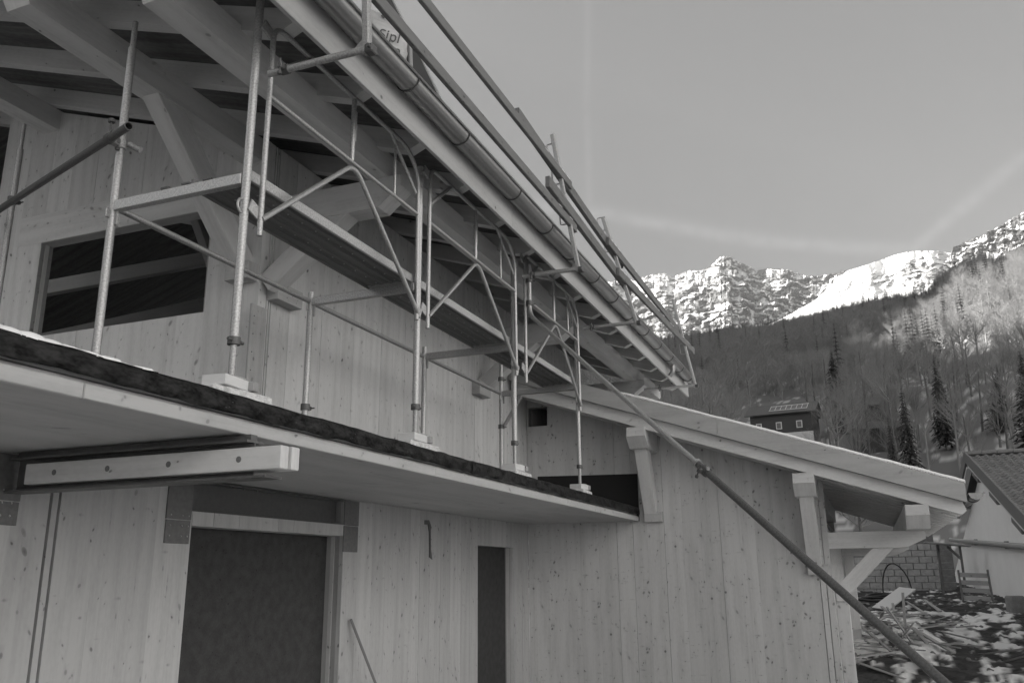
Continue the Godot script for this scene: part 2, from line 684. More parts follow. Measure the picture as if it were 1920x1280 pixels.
# level of the yard
func yard(x: float, z: float) -> float:
	var xs := PackedFloat32Array([10.0, 13.0, 15.0, 20.0, 25.0, 34.0, 60.0])
	var ys := PackedFloat32Array([0.0, 0.1, 0.32, 0.72, 0.95, 1.13, 1.7])
	return lookup(xs, ys, x)

func yard_bumps(x: float, z: float) -> float:
	var y := yard(x, z)
	var heap := 0.22 * exp(-pow((x - 18.0) / 3.0, 2.0) - pow((z - 0.1) / 1.0, 2.0))
	return y + heap + yard_noise.get_noise_2d(x, z) * 0.07 + yard_noise.get_noise_2d(x * 4.0, z * 4.0) * 0.05 + yard_noise.get_noise_2d(x * 11.0, z * 11.0) * 0.03

func hill(az: float, r: float) -> float:
	var e := lookup(prof_az, prof_te, az)
	return 1.75 + r * e * (1.0 - exp(-(maxf(r, 60.0) - 60.0) / 150.0))

# where a photo pixel meets the yard
func yard_at(px: float, py: float) -> Vector3:
	var d := ray(px, py)
	var s := 8.0
	while s < 60.0:
		var p := EYE + d * s
		if p.y < yard_bumps(p.x, p.z): return Vector3(p.x, yard_bumps(p.x, p.z), p.z)
		s += 0.05
	return EYE + d * 60.0

func grid(g: Geo, nx: int, ny: int) -> void:
	# normals and triangles for vertices already laid out row by row
	for b in ny:
		for a in nx:
			var k := b * nx + a
			var dx := g.v[b * nx + mini(a + 1, nx - 1)] - g.v[b * nx + maxi(a - 1, 0)]
			var dy := g.v[mini(b + 1, ny - 1) * nx + a] - g.v[maxi(b - 1, 0) * nx + a]
			var nn := dx.cross(dy).normalized()
			if nn.y < 0.0: nn = -nn
			g.n[k] = nn
	for b in ny - 1:
		for a in nx - 1:
			var k := b * nx + a
			g.tri(k, k + 1, k + nx + 1); g.tri(k, k + nx + 1, k + nx)

func build_land() -> void:
	yard_noise = noise(0.35, 4, 4)
	snow_noise = noise(0.55, 12, 4)
	var line := [[700, 700], [1000, 680], [1100, 672], [1250, 655], [1300, 650], [1350, 640], [1420, 634], [1500, 617], [1560, 604], [1640, 586], [1700, 578], [1745, 570], [1765, 545], [1800, 516], [1840, 500], [1870, 512], [1920, 488], [2000, 470], [2200, 450]]
	for p in line:
		var d := ray(p[0], p[1])
		prof_az.append(az_of(d)); prof_te.append(te_of(d))

	# the yard beside the house: dark soil and thin snow
	var g := Geo.new()
	var nx := 560
	var ny := 200
	for b in ny:
		for a in nx:
			var x := 9.0 + 33.0 * a / (nx - 1)
			var z := -4.0 + 11.0 * b / (ny - 1)
			var y := yard_bumps(x, z)
			var s := 0.75 * snow_noise.get_noise_2d(x * 0.7, z * 2.4) + 0.45 * snow_noise.get_noise_2d(x * 2.6 + 50.0, z * 7.0)
			var want := -0.05
			if x > 15.5 and x < 21.0 and z < 1.0: want = 0.12
			if x > 23.0: want = -0.30
			var f := smoothstep(-0.10, 0.10, s + want)
			g.vert(Vector3(x, y + 0.03 * f * (0.6 + yard_noise.get_noise_2d(x * 5.0, z * 5.0)), z), Vector3.UP, Vector2(x, z))
			var soil := 0.038 + 0.03 * yard_noise.get_noise_2d(x * 9.0, z * 9.0)
			var l := lerpf(maxf(soil, 0.012), 0.78, f)
			g.c.append(Color(l, l, l))
	grid(g, nx, ny)
	structure("ground", g, M["terrain"])

	# the rest of the valley floor
	g = Geo.new()
	nx = 161
	ny = 161
	for b in ny:
		for a in nx:
			var fx := (a - 80) / 80.0
			var fz := (b - 80) / 80.0
			var x: float = signf(fx) * pow(absf(fx), 2.6) * 2600.0
			var z: float = signf(fz) * pow(absf(fz), 2.6) * 2600.0
			var y := yard(x, z)
			if x > 9.0 and x < 42.0 and z > -4.0 and z < 7.0: y -= 0.35
			elif x > 42.0 and absf(z) < x * 0.9: y -= 4.0
			g.vert(Vector3(x, y - 0.03, z), Vector3.UP, Vector2(x, z))
			var f := smoothstep(-0.15, 0.15, snow_noise.get_noise_2d(x * 0.3 + 9.0, z * 0.3) + 0.28)
			var l := lerpf(0.05, 0.74, f)
			g.c.append(Color(l, l, l))
	grid(g, nx, ny)
	structure("valley_floor", g, M["terrain"])

	# wooded hillside across the road
	g = Geo.new()
	nx = 300
	ny = 170
	var fn := noise(0.012, 31, 4)
	for b in ny:
		var r := 42.0 + 1010.0 * pow(float(b) / (ny - 1), 1.7)
		for a in nx:
			var az := lerpf(-0.62, 0.42, float(a) / (nx - 1))
			var x := cos(az) * r
			var z := sin(az) * r
			var y := hill(az, r) + fn.get_noise_2d(x, z) * minf(6.0, r * 0.012) * smoothstep(60.0, 140.0, r)
			if b == ny - 1: y -= 160.0
			if r < 75.0: y = lerpf(yard(x, z) - 0.12, y, smoothstep(42.0, 75.0, r))
			g.vert(Vector3(x, y, z), Vector3.UP, Vector2(x, z))
			var s := 0.7 * snow_noise.get_noise_2d(x * 0.35, z * 0.35) + 0.5 * snow_noise.get_noise_2d(x * 1.1, z * 1.1)
			var f := smoothstep(0.16, 0.3, s + (0.05 if r < 230.0 else -0.04))
			var l := lerpf(0.14, 0.50, f)
			g.c.append(Color(l, l, l))
	grid(g, nx, ny)
	structure("hillside", g, M["far_terrain"])

	build_mountains()

	# the ridge behind the house that keeps the low sun off the valley
	g = Geo.new()
	nx = 120
	ny = 60
	fn = noise(0.0022, 35, 4)
	for b in ny:
		for a in nx:
			var x := -3400.0 + 5150.0 * a / (nx - 1)
			var t := float(b) / (ny - 1)
			var z := -140.0 - 1700.0 * t
			var crest := lerpf(440.0, 720.0, smoothstep(-150.0, 250.0, x)) * smoothstep(1750.0, 950.0, x)
			var y: float = crest * (t / 0.48 if t < 0.48 else 1.0 - (t - 0.48) * 0.7)
			y += fn.get_noise_2d(x, z) * 45.0 * minf(t * 3.0, 1.0) * smoothstep(1750.0, 1300.0, x)
			g.vert(Vector3(x, y - 4.0, z), Vector3.UP, Vector2(x, z))
			var l := 0.06 if fn.get_noise_2d(x * 4.0, z * 4.0) < 0.1 else 0.55
			g.c.append(Color(l, l, l))
	grid(g, nx, ny)
	structure("ridge_behind_house", g, M["far_terrain"])

	# unseen snow slope behind the camera, added to bounce sunlight onto the house
	g = Geo.new()
	nx = 150
	ny = 60
	for b in ny:
		for a in nx:
			var x := -3200.0 + 5600.0 * a / (nx - 1)
			var t := float(b) / (ny - 1)
			var foot := 140.0 + 0.42 * maxf(x, 0.0)
			var z := foot + 1700.0 * t
			var y: float = 1350.0 * pow(t, 0.85) + fn.get_noise_2d(x, z) * 120.0 * minf(t * 3.0, 1.0)
			g.vert(Vector3(x, y - 3.0, z), Vector3.UP, Vector2(x, z))
			var woods := smoothstep(0.0, 0.1, fn.get_noise_2d(x * 3.0 + 700.0, z * 3.0) + 0.02 - t * 1.5)
			var l := lerpf(0.80, 0.07, woods)
			g.c.append(Color(l, l, l))
	grid(g, nx, ny)
	structure("added_bounce_slope", g, M["far_terrain"])

func mountain(called: String, line: Array, u0: float, u1: float, du: float, rows: int, drop: float, r0: float, r1: float, mask: Callable, steps: float, sd: int) -> void:
	var xs := PackedFloat32Array()
	var ys := PackedFloat32Array()
	for p in line:
		xs.append(p[0]); ys.append(p[1])
	var n1 := noise(0.02, sd, 4)
	var n2 := noise(0.09, sd + 1, 4)
	var n3 := noise(0.35, sd + 2, 3)
	var g := Geo.new()
	var cols := int((u1 - u0) / du) + 1
	var cliffs := PackedFloat32Array()
	var bare := PackedFloat32Array()
	for b in rows + 2:
		var t := minf(float(b) / (rows - 1), 1.0)
		for a in cols:
			var u := u0 + a * du
			var rough: float = mask.call(u, 0.95)
			var top := lookup(xs, ys, u) + (n2.get_noise_1d(u * 2.0) * 2.6 + n3.get_noise_1d(u * 2.0) * 1.6) * (0.25 + rough)
			var py := lerpf(top + drop, top, t)
			var c: float = mask.call(u, py - top)
			var ph := t * steps + n1.get_noise_2d(u * 0.6, py * 1.2) * 1.3 + n2.get_noise_2d(u * 0.35, py * 0.6) * 0.6 + u * 0.004
			var fl := floorf(ph)
			var fr := ph - fl
			# a step of cliff, then a ledge
			var cut := clampf(0.55 + 0.55 * n2.get_noise_2d(u * 0.5 + 90.0, fl * 31.0), 0.1, 0.92)
			var st := 0.05 * fr / cut if fr < cut else 0.05 + 0.95 * (fr - cut) / (1.0 - cut)
			var f := lerpf(t, clampf(t + (st - fr) / steps, -0.2, 1.2), c)
			var r := lerpf(r0, r1, f)
			r += (n2.get_noise_2d(u * 0.5, py * 2.2) * 9.0 + n2.get_noise_2d(u * 2.2, py * 0.5) * 6.0 * c) * (0.25 + c)
			r += n1.get_noise_2d(u * 0.45 + 40.0, py * 0.3) * 120.0
			# snow rests on the ledges, rock shows in the steps between
			var edge := n3.get_noise_2d(u * 0.35, py * 1.2) * 0.16 + n2.get_noise_2d(u * 0.4, py * 1.5) * 0.30
			bare.append(c * 1.25 * smoothstep(-0.06, 0.10, cut - fr + edge + 0.10))
			var d := ray(u, py)
			var hd := Vector3(d.x, 0.0, d.z).normalized()
			var p := EYE + hd * r + Vector3.UP * r * te_of(d)
			if b == rows: p += hd * 150.0 - Vector3.UP * 30.0
			if b == rows + 1: p += hd * 900.0 - Vector3.UP * 700.0
			g.vert(p, Vector3.UP, Vector2(u, py))
			cliffs.append(c)
	var ny := rows + 2
	grid(g, cols, ny)
	for b in ny:
		for a in cols:
			var k := b * cols + a
			var u := g.t[k].x
			var py := g.t[k].y
			var steep := 1.0 - g.n[k].y
			var gate := 0.74 + 0.30 * n2.get_noise_2d(u * 0.8, py * 2.2)
			var rock := clampf(maxf(smoothstep(gate - 0.10, gate + 0.06, steep), bare[k] + 0.35 * n3.get_noise_2d(u, py * 2.0) * bare[k]), 0.0, 1.0)
			var stone := 0.105 * (1.0 + 0.35 * n3.get_noise_2d(u * 3.0, py) + 0.35 * n2.get_noise_2d(u * 5.0, py * 1.5))
			var l := lerpf(0.84, stone, rock)
			g.c.append(Color(l, l, l))
	structure(called, g, M["far_terrain"])

func far_mask(u: float, below: float) -> float:
	var c := 0.80
	if u > 1390.0 and u < 1560.0 and below > 28.0: c = 1.0
	# snowfields on the left shoulder are gentler
	if below < 34.0 and u < 1340.0: c = 0.55
	return c

func near_mask(u: float, below: float) -> float:
	if u > 1783.0:
		return 0.95 if below < lerpf(52.0, 88.0, clampf((u - 1783.0) / 140.0, 0.0, 1.0)) else 0.25
	var c := 0.05
	if u > 1560.0: c = 0.12 + 0.30 * exp(-pow((below - 34.0 - (u - 1600.0) * 0.1) / 16.0, 2.0))
	if u > 1690.0: c = 0.18 + 0.45 * exp(-pow((below - 42.0) / 34.0, 2.0)) * smoothstep(6.0, 18.0, below)
	return c

func build_mountains() -> void:
	mountain("far_mountain", [[1000, 560], [1100, 540], [1130, 528], [1180, 525], [1215, 517], [1245, 511], [1262, 520], [1285, 508], [1315, 507], [1335, 497], [1344, 488], [1350, 481], [1371, 480], [1374, 487], [1400, 497], [1418, 507], [1440, 504], [1463, 503], [1485, 508], [1500, 515], [1525, 518], [1555, 514], [1590, 506], [1640, 500], [1700, 498]], 1010.0, 1690.0, 1.4, 190, 175.0, 3000.0, 4100.0, far_mask, 6.5, 61)
	mountain("near_mountain", [[1380, 640], [1405, 628], [1430, 614], [1480, 590], [1530, 562], [1548, 545], [1565, 528], [1590, 507], [1630, 495], [1680, 477], [1700, 472], [1722, 470], [1760, 470], [1784, 474], [1787, 462], [1800, 458], [1815, 451], [1835, 443], [1850, 440], [1852, 434], [1866, 429], [1880, 422], [1900, 408], [1920, 398], [1960, 380], [2060, 350], [2200, 330]], 1385.0, 2160.0, 1.5, 170, 150.0, 2100.0, 2750.0, near_mask, 6.5, 83)

# ---------------------------------------------------------------- the house
# vertical boards on a wall: u along eu from u0 to u1, y from lo(u) to hi(u), with openings [ua, ub, ya, yb]
func boards(parent: Node, o: Vector3, eu: Vector3, nrm: Vector3, u0: float, u1: float, lo: float, hi: Callable, holes: Array, mats: String, step := 0.2, gaps := [], called := "plank") -> void:
	var cuts: Array[float] = [u0, u1]
	for q in holes:
		for k in 2:
			if q[k] > u0 and q[k] < u1: cuts.append(q[k])
	for q in gaps:
		cuts.append(q[0]); cuts.append(q[1])
	cuts.sort()
	var edges: Array[float] = []
	for k in cuts.size() - 1:
		var a := cuts[k]
		var b := cuts[k + 1]
		if b - a < 0.002: continue
		var m := maxi(1, int(round((b - a) / step)))
		for s in m:
			var e := a + (b - a) * s / m
			if s > 0: e += rng.randf_range(-0.03, 0.03)
			edges.append(e)
	edges.append(u1)
	for k in edges.size() - 1:
		var a := edges[k]
		var b := edges[k + 1]
		if b - a < 0.002: continue
		var mid := (a + b) * 0.5
		var skip := false
		for q in gaps:
			if mid > q[0] and mid < q[1]: skip = true
		if skip: continue
		var spans := [[lo, 1e6]]
		for q in holes:
			if mid > q[0] and mid < q[1]:
				var nx := []
				for s in spans:
					if q[2] > s[0]: nx.append([s[0], minf(q[2], s[1])])
					if q[3] < s[1]: nx.append([maxf(q[3], s[0]), s[1]])
				spans = nx
		for s in spans:
			var ta: float = minf(s[1], hi.call(a))
			var tb: float = minf(s[1], hi.call(b))
			if maxf(ta, tb) - s[0] < 0.01: continue
			var g := geo()
			var gap := 0.0006 if rng.randf() < 0.78 else 0.004
			var proud := rng.randf_range(0.0, 0.0012)
			g.prism(PackedVector2Array([Vector2(a, s[0]), Vector2(b - gap, s[0]), Vector2(b - gap, tb), Vector2(a, ta)]), o + nrm * proud, eu, Vector3.UP, -nrm * 0.03, 1)
			part(parent, called, g, M["%s_%d" % [mats, rng.randi() % 4]])

func roof_y(z: float) -> float:   # underside of the rafters
	return 5.01 + PITCH * (-3.254 - z)

func roof_line(z: float) -> float:
	return roof_y(z) + 0.17 if z > -9.2 else roof_y(-9.2) + 0.17 - PITCH * (-9.2 - z)

func screws(parent: Node, o: Vector3, ex: Vector3, ey: Vector3, nrm: Vector3, spots: Array, r: float, called: String, m: Material) -> void:
	for s in spots:
		var g := geo()
		var p: Vector3 = o + ex * s[0] + ey * s[1]
		g.taper(p, p + nrm * 0.004, r, r * 0.7, 8)
		part(parent, called, g, m)

func build_house() -> void:
	var h := thing("timber_house", "unfinished house of pale timber panels with balcony slab and wide tiled eaves", "house", Vector3(5.5, 0.0, WALL))
	var X := Vector3.RIGHT
	var Y := Vector3.UP
	var Z := Vector3.BACK
	# --- ground floor wall
	var g := geo()
	var core := part(h, "ground_floor_wall", core_wall(Vector3(-3.0, 0.0, WALL - 0.03), X, Z, 14.65, 2.44, [[7.96, 9.93, -1.0, 2.12], [12.92, 14.09, -1.0, 2.12], [7.92, 9.91, 2.217, 2.43]], 0.17), M["core"])
	core.set_meta("label", "wall of upright spruce boards under the balcony slab")
	boards(core, Vector3(0, 0, WALL), X, Z, -3.0, 11.65, 0.0, func(_u): return SOFFIT - 0.002, [[4.96, 6.93, -1.0, 2.12], [9.92, 11.09, -1.0, 2.12], [4.92, 6.91, 2.217, 3.0]], "plank", 0.24, [[3.765, 3.785], [3.825, 3.845]])
	# wide door opening closed with a dark board
	g = geo()
	g.box(Vector3(5.945, 1.06, WALL - 0.19), Vector3(2.3, 2.3, 0.02))
	part(h, "door_panel", g, M["dark_board"]).set_meta("label", "dark spotted board closing the wide door opening")
	for k in 4:                                            # reveal of the far jamb, built up in layers
		g = geo()
		g.box(Vector3(6.936 + 0.014 * (k % 2), 1.06, WALL - 0.024 - 0.045 * k), Vector3(0.016, 2.116, 0.042), Basis.IDENTITY, 0.002)
		part(h, "door_jamb", g, M["plank_%d" % k] if k % 2 == 0 else M["rafter"])
	g = geo()
	g.box(Vector3(5.945, 2.123, WALL - 0.09), Vector3(1.96, 0.012, 0.16))
	part(h, "door_head", g, M["plank_0"])
	# narrow opening
	g = geo()
	g.box(Vector3(10.5, 1.06, WALL - 0.135), Vector3(1.4, 2.3, 0.02))
	part(h, "door_panel", g, M["dark_board"])
	for k in 2:
		g = geo()
		g.box(Vector3(11.096, 1.06, WALL - 0.03 - 0.055 * k), Vector3(0.016, 2.116, 0.05), Basis.IDENTITY, 0.002)
		part(h, "door_jamb", g, M["rafter"])
	# steel lintel above the wide opening and its plates
	g = geo()
	g.box(Vector3(5.915, 2.328, WALL - 0.085), Vector3(1.98, 0.226, 0.012))
	g.box(Vector3(5.915, 2.223, WALL - 0.06), Vector3(1.98, 0.010, 0.12))
	g.box(Vector3(5.915, 2.432, WALL - 0.05), Vector3(1.98, 0.010, 0.10))
	var lin := part(h, "steel_lintel", g, M["painted_steel"])
	for k in 3:
		g = geo()
		g.taper(Vector3(5.35 + 0.16 * k, 2.425, WALL - 0.012), Vector3(5.35 + 0.16 * k, 2.41, WALL - 0.012), 0.009, 0.007, 6)
		part(lin, "bolt", g, M["bracket_steel"])
	for q in [[4.70, 4.935, 1.99, 2.44, 2.15], [6.915, 7.155, 1.98, 2.44, 2.213], [3.30, 3.56, 2.05, 2.44, 2.18]]:
		g = geo()
		g.box(Vector3((q[0] + q[1]) * 0.5, (q[4] + q[3]) * 0.5 + 0.002, WALL + 0.006), Vector3(q[1] - q[0] + 0.006, q[3] - q[4] - 0.004, 0.012), Basis.IDENTITY, 0.002)
		g.box(Vector3((q[0] + q[1]) * 0.5, (q[4] + q[2]) * 0.5 - 0.002, WALL + 0.005), Vector3(q[1] - q[0], q[4] - q[2] - 0.002, 0.010), Basis.IDENTITY, 0.002)
		var pl := part(h, "steel_plate", g, M["bracket_steel"])
		if q[0] < 5.0:
			screws(pl, Vector3(q[0], q[2], WALL + 0.010), X, Y, Z, [[0.04, 0.05], [0.15, 0.05], [0.21, 0.05], [0.04, 0.12], [0.15, 0.12], [0.21, 0.12], [0.04, 0.19], [0.15, 0.19], [0.21, 0.19]], 0.007, "screw", M["galvanised"])
	# --- balcony slab
	g = geo()
	g.off = Vector2(0.2, 0.4)
	g.box(Vector3(4.325, SLAB_TOP - 0.045, (SLAB_EDGE + WALL) * 0.5 - 0.02), Vector3(14.65, 0.08, SLAB_EDGE - WALL - 0.01), Basis.IDENTITY, 0.0, 0)
	var slab := part(h, "balcony_slab", g, M["soffit"])
	for q in [[-3.0, 1.62], [1.625, 6.10], [6.105, 8.86], [8.865, 11.65]]:
		g = geo()
		g.box(Vector3((q[0] + q[1]) * 0.5, SOFFIT + 0.0395, (SLAB_EDGE + WALL) * 0.5 - 0.02), Vector3(q[1] - q[0], 0.079, SLAB_EDGE - WALL - 0.01), Basis.IDENTITY, 0.003, 0)
		part(slab, "soffit_panel", g, M["soffit"])
	g = geo()
	g.box(Vector3(1.25, (SOFFIT + SLAB_TOP) * 0.5, -7.6), Vector3(8.5, 0.166, 6.3))
	part(h, "terrace_slab", g, M["soffit"])
	var x0 := -3.0
	for wdt in [2.9, 2.6, 3.1, 3.0, 3.05]:
		g = geo()
		g.box(Vector3(x0 + wdt * 0.5, SOFFIT + 0.029, SLAB_EDGE - 0.012), Vector3(wdt - 0.003, 0.064, 0.03), Basis.IDENTITY, 0.004, 0)
		part(slab, "edge_board", g, M["plank_0"])
		x0 += wdt
	# black bitumen strip lapped over the edge
	x0 = -3.0
	var lay := 0.0
	for wdt in [3.6, 2.2, 3.4, 3.0, 2.55]:
		g = geo()
		var m := int(wdt / 0.04)
		var nzz := noise(1.2, int(x0 * 10.0) + 90, 3)
		var rowsy := [2.533, 2.540, 2.565, 2.59, 2.612, 2.628, 2.630]
		for a in m + 1:
			var x: float = x0 + (wdt + 0.06) * a / m
			for b in 7:
				var wob := nzz.get_noise_2d(x * 2.2, b * 0.35)
				var out: float = [0.004, 0.010, 0.012, 0.013, 0.012, 0.008, -0.05][b] + wob * 0.012 * (1.0 if b < 6 else 0.0) + lay
				var yy: float = rowsy[b] + (nzz.get_noise_1d(x * 3.0) * 0.012 if b < 2 else nzz.get_noise_1d(x * 2.0 + 40.0) * 0.007)
				g.vert(Vector3(x, yy, SLAB_EDGE + 0.006 + out), Z, Vector2(x, b * 0.03))
		for a in m:
			for b in 6:
				var k := a * 7 + b
				g.tri(k, k + 7, k + 8); g.tri(k, k + 8, k + 1)
		for a in m + 1:
			for b in 7:
				var k := a * 7 + b
				var da := g.v[mini(a + 1, m) * 7 + b] - g.v[maxi(a - 1, 0) * 7 + b]
				var db := g.v[a * 7 + mini(b + 1, 6)] - g.v[a * 7 + maxi(b - 1, 0)]
				g.n[k] = da.cross(db).normalized()
		part(slab, "bitumen_strip", g, M["membrane"])
		x0 += wdt
		lay = 0.005 - lay
	g = geo()
	g.box(Vector3(4.3, SLAB_TOP - 0.002, -3.64), Vector3(14.7, 0.006, 1.5))
	part(slab, "bitumen_sheet", g, M["membrane_dry"])
	# --- cantilever beam under the slab: steel section packed with timber
	g = geo()
	g.box(Vector3(3.515, 2.408, -3.60), Vector3(0.13, 0.012, 1.62))
	g.box(Vector3(3.515, 2.229, -3.56), Vector3(0.13, 0.012, 1.78))
	g.box(Vector3(3.515, 2.318, -3.60), Vector3(0.008, 0.166, 1.62))
	g.box(Vector3(3.515, 2.43, -3.60), Vector3(0.05, 0.03, 1.60))
	var sb := part(h, "cantilever_beam", g, M["painted_steel"])
	for s in [-1.0, 1.0]:
		g = geo()
		g.box(Vector3(3.515 + s * 0.037, 2.316, -3.43 if s < 0.0 else -3.42), Vector3(0.062, 0.112, 1.70), Basis.IDENTITY, 0.004, 2)
		var tp := part(sb, "timber_packing", g, M["beam_0"])
		if s < 0.0:
			for zz in [-4.06, -3.68, -3.27, -2.83]:
				g = geo()
				g.taper(Vector3(3.448, 2.316, zz), Vector3(3.4455, 2.316, zz), 0.016, 0.016, 12)
				part(sb, "wooden_plug", g, M["weathered_dark"])
	# --- upper long wall
	var uw := part(h, "upper_wall", core_wall(Vector3(5.53, SLAB_TOP, WALL - 0.032), X, Z, 8.3, 2.70, [], 0.12), M["core"])
	boards(uw, Vector3(0, 0, WALL), X, Z, 5.5, 13.9, SLAB_TOP, func(_u): return roof_y(WALL) - 0.01, [], "lit_plank", 0.26, [[5.60, 5.612], [5.63, 5.642], [5.66, 5.672]])
	# --- wall with the window opening, facing along the balcony
	var ww := part(h, "window_wall", core_wall(Vector3(5.532, SLAB_TOP, WALL - 0.03), Vector3.FORWARD, Vector3.LEFT, 3.24, 2.2, [[0.56, 2.59, 3.92, 4.86]], 0.10), M["core"])
	boards(ww, Vector3(5.5, 0, 0), Vector3.FORWARD, Vector3.LEFT, 4.44, 7.72, SLAB_TOP, func(u): return roof_y(-u) - 0.005, [[4.99, 7.03, 3.92, 4.86], [4.70, 7.35, 4.862, 5.16]], "lit_plank", 0.3)
	g = geo()
	g.box(Vector3(5.5135, 5.011, -6.025), Vector3(0.032, 0.296, 2.645), Basis.IDENTITY, 0.002, 2)
	part(ww, "lintel_board", g, M["lit_plank_2"])
	for k in 3:
		g = geo()
		g.box(Vector3(5.525 + 0.045 * k, 4.39, -7.036 + 0.004 * (k % 2)), Vector3(0.042, 0.94, 0.016), Basis.IDENTITY, 0.002)
		part(ww, "window_jamb", g, M["weathered"] if k % 2 == 0 else M["rafter"])
		g = geo()
		g.box(Vector3(5.525 + 0.045 * k, 4.866, -6.01), Vector3(0.042, 0.014, 2.04))
		part(ww, "window_head", g, M["rafter"])
	# --- closing walls further back, gable gap added to light the room; floor inside
	for q in [[-4.5, -9.4, 2.62, 9.0], [-9.4, -12.2, 2.62, 3.0], [-12.2, -13.5, 2.62, 9.0]]:
		g = geo()
		var ya := minf(q[3], roof_line(q[0]) - 0.02)
		var yb := minf(q[3], roof_line(q[1]) - 0.02)
		var pts := PackedVector2Array([Vector2(q[0], q[2]), Vector2(q[0], ya), Vector2(q[1], yb), Vector2(q[1], q[2])])
		if q[0] > -9.2 and q[1] < -9.2: pts = PackedVector2Array([Vector2(q[0], q[2]), Vector2(q[0], ya), Vector2(-9.2, roof_line(-9.2) - 0.02), Vector2(q[1], yb), Vector2(q[1], q[2])])
		g.prism(pts, Vector3(13.8, 0, 0), Z, Y, X * 0.1, 1)
		part(h, "far_gable", g, M["weathered"])
	for q in [[5.5, 13.9, 2.62, 5.9]]:
		g = geo()
		g.box(Vector3((q[0] + q[1]) * 0.5, (q[2] + q[3]) * 0.5, -13.5), Vector3(q[1] - q[0], q[3] - q[2], 0.1))
		part(h, "back_wall", g, M["weathered"])
	g = geo()
	g.box(Vector3(4.3, 1.25, -13.5), Vector3(17.5, 2.5, 0.1))
	g.box(Vector3(-3.0, 1.25, -9.0), Vector3(0.1, 2.5, 9.0))
	part(h, "lower_back_wall", g, M["weathered"])
	g = geo()
	g.box(Vector3(9.75, SLAB_TOP + 0.05, -9.0), Vector3(8.2, 0.1, 8.9))
	part(h, "upper_floor", g, M["weathered"])
	# timbers standing inside the room
	for q in [[Vector3(7.4, 2.7, -6.35), Vector3(7.4, 6.1, -6.35)], [Vector3(7.4, 4.7, -6.35), Vector3(6.5, 5.95, -6.35)], [Vector3(6.3, 4.15, -8.3), Vector3(9.2, 5.6, -6.6)], [Vector3(6.3, 4.75, -9.3), Vector3(9.0, 6.1, -6.2)], [Vector3(6.6, 3.6, -7.6), Vector3(9.4, 5.0, -6.0)], [Vector3(7.4, 3.2, -6.3), Vector3(9.2, 5.0, -5.0)]]:
		g = geo()
		g.beam(q[0], q[1], 0.14, 0.16, 0.006, Vector3(0.1, 1, 0.2).normalized() if q[0].x != q[1].x else Z)
		part(h, "inner_timber", g, M["beam_1"])
	# --- roof timbers
	var ends := PackedVector2Array([Vector2(0, 0.05), Vector2(0.05, 0.0), Vector2(1, 0.0), Vector2(1, 0.21), Vector2(0.0, 0.21)])
	for q in [[-3.254, 4.84, 3.05, 15.45, 0.18], [-4.50, 5.22, 3.16, 14.2, 0.20], [-7.0, 6.045, 3.1, 14.2, 0.20]]:
		var ln: float = q[3] - q[2]
		g = geo()
		g.prism(PackedVector2Array([Vector2(0.0, 0.07), Vector2(0.05, 0.0), Vector2(ln - 0.06, 0.0), Vector2(ln, 0.05), Vector2(ln, 0.205), Vector2(0, 0.205)]), Vector3(q[2], q[1], q[0]), X, Y, -Z * q[4], 0)
		part(h, "purlin", g, M["beam_0"])
	for k in 16:
		var x := 15.07 - 0.809 * k
		var za := -2.84
		var zb := -9.2
		var ln := za - zb
		g = geo()
		# profile along -z, chamfered tail
		g.prism(PackedVector2Array([Vector2(0.0, 0.10), Vector2(0.13, 0.0), Vector2(ln, 0.0), Vector2(ln, 0.17), Vector2(0.0, 0.17)]), Vector3(x - 0.05, roof_y(za), za), Vector3(0, PITCH, -1), Y, X * 0.10, 0)
		part(h, "rafter", g, M["rafter"])
	# roof covering, boarding below it
	for q in [[2.70, 12.55, true], [2.70, 12.55, false]]:
		for lay2 in 2:
			g = geo()
			var t0 := 0.175 if lay2 == 0 else 0.203
			var t1 := 0.20 if lay2 == 0 else 0.262
			var zf := -2.67 if lay2 == 0 else -2.62
			var zr := -9.2
			if q[2]:
				g.prism(PackedVector2Array([Vector2(zf, roof_y(zf) + t0), Vector2(zr, roof_y(zr) + t0), Vector2(zr, roof_y(zr) + t1), Vector2(zf, roof_y(zf) + t1)]), Vector3(q[0], 0, 0), Z, Y, X * q[1], 0)
			else:
				var dy := PITCH * 6.8
				g.prism(PackedVector2Array([Vector2(zr - 0.002, roof_y(zr) + t0), Vector2(-16.0, roof_y(zr) + t0 - dy), Vector2(-16.0, roof_y(zr) + t1 - dy), Vector2(zr - 0.002, roof_y(zr) + t1)]), Vector3(q[0], 0, 0), Z, Y, X * q[1], 0)
			part(h, "roof_boarding" if lay2 == 0 else "roof_covering", g, M["sheathing"] if lay2 == 0 else M["roof_tile"])
	# fascia in two lengths, joint near the middle
	for q in [[2.70, 6.62], [6.623, 10.9], [10.903, 14.85]]:
		g = geo()
		g.box(Vector3((q[0] + q[1]) * 0.5, 4.877, -2.65), Vector3(q[1] - q[0], 0.30, 0.03), Basis.IDENTITY, 0.003, 0)
		part(h, "fascia_board", g, M["fascia"])
	# half-round gutter, its rings and outlet
	build_gutter(h, Vector3(2.65, 4.972, -2.544), X * 11.9, 0.080, [3.42, 4.53, 5.34, 6.41, 7.24, 8.01, 8.8, 9.59, 10.37, 11.18, 11.98, 12.77, 13.57, 14.31])
	g = geo()
	g.tube(fillet([Vector3(13.1, 4.90, -2.544), Vector3(13.1, 4.79, -2.544), Vector3(13.1, 4.73, -2.60)], 0.03), 0.036, 12)
	part(h, "outlet", g, M["zinc"])
	# tile ends and clots of snow showing above the gutter
	var nz := noise(1.6, 71, 3)
	g = Geo.new()
	var xx := 2.6
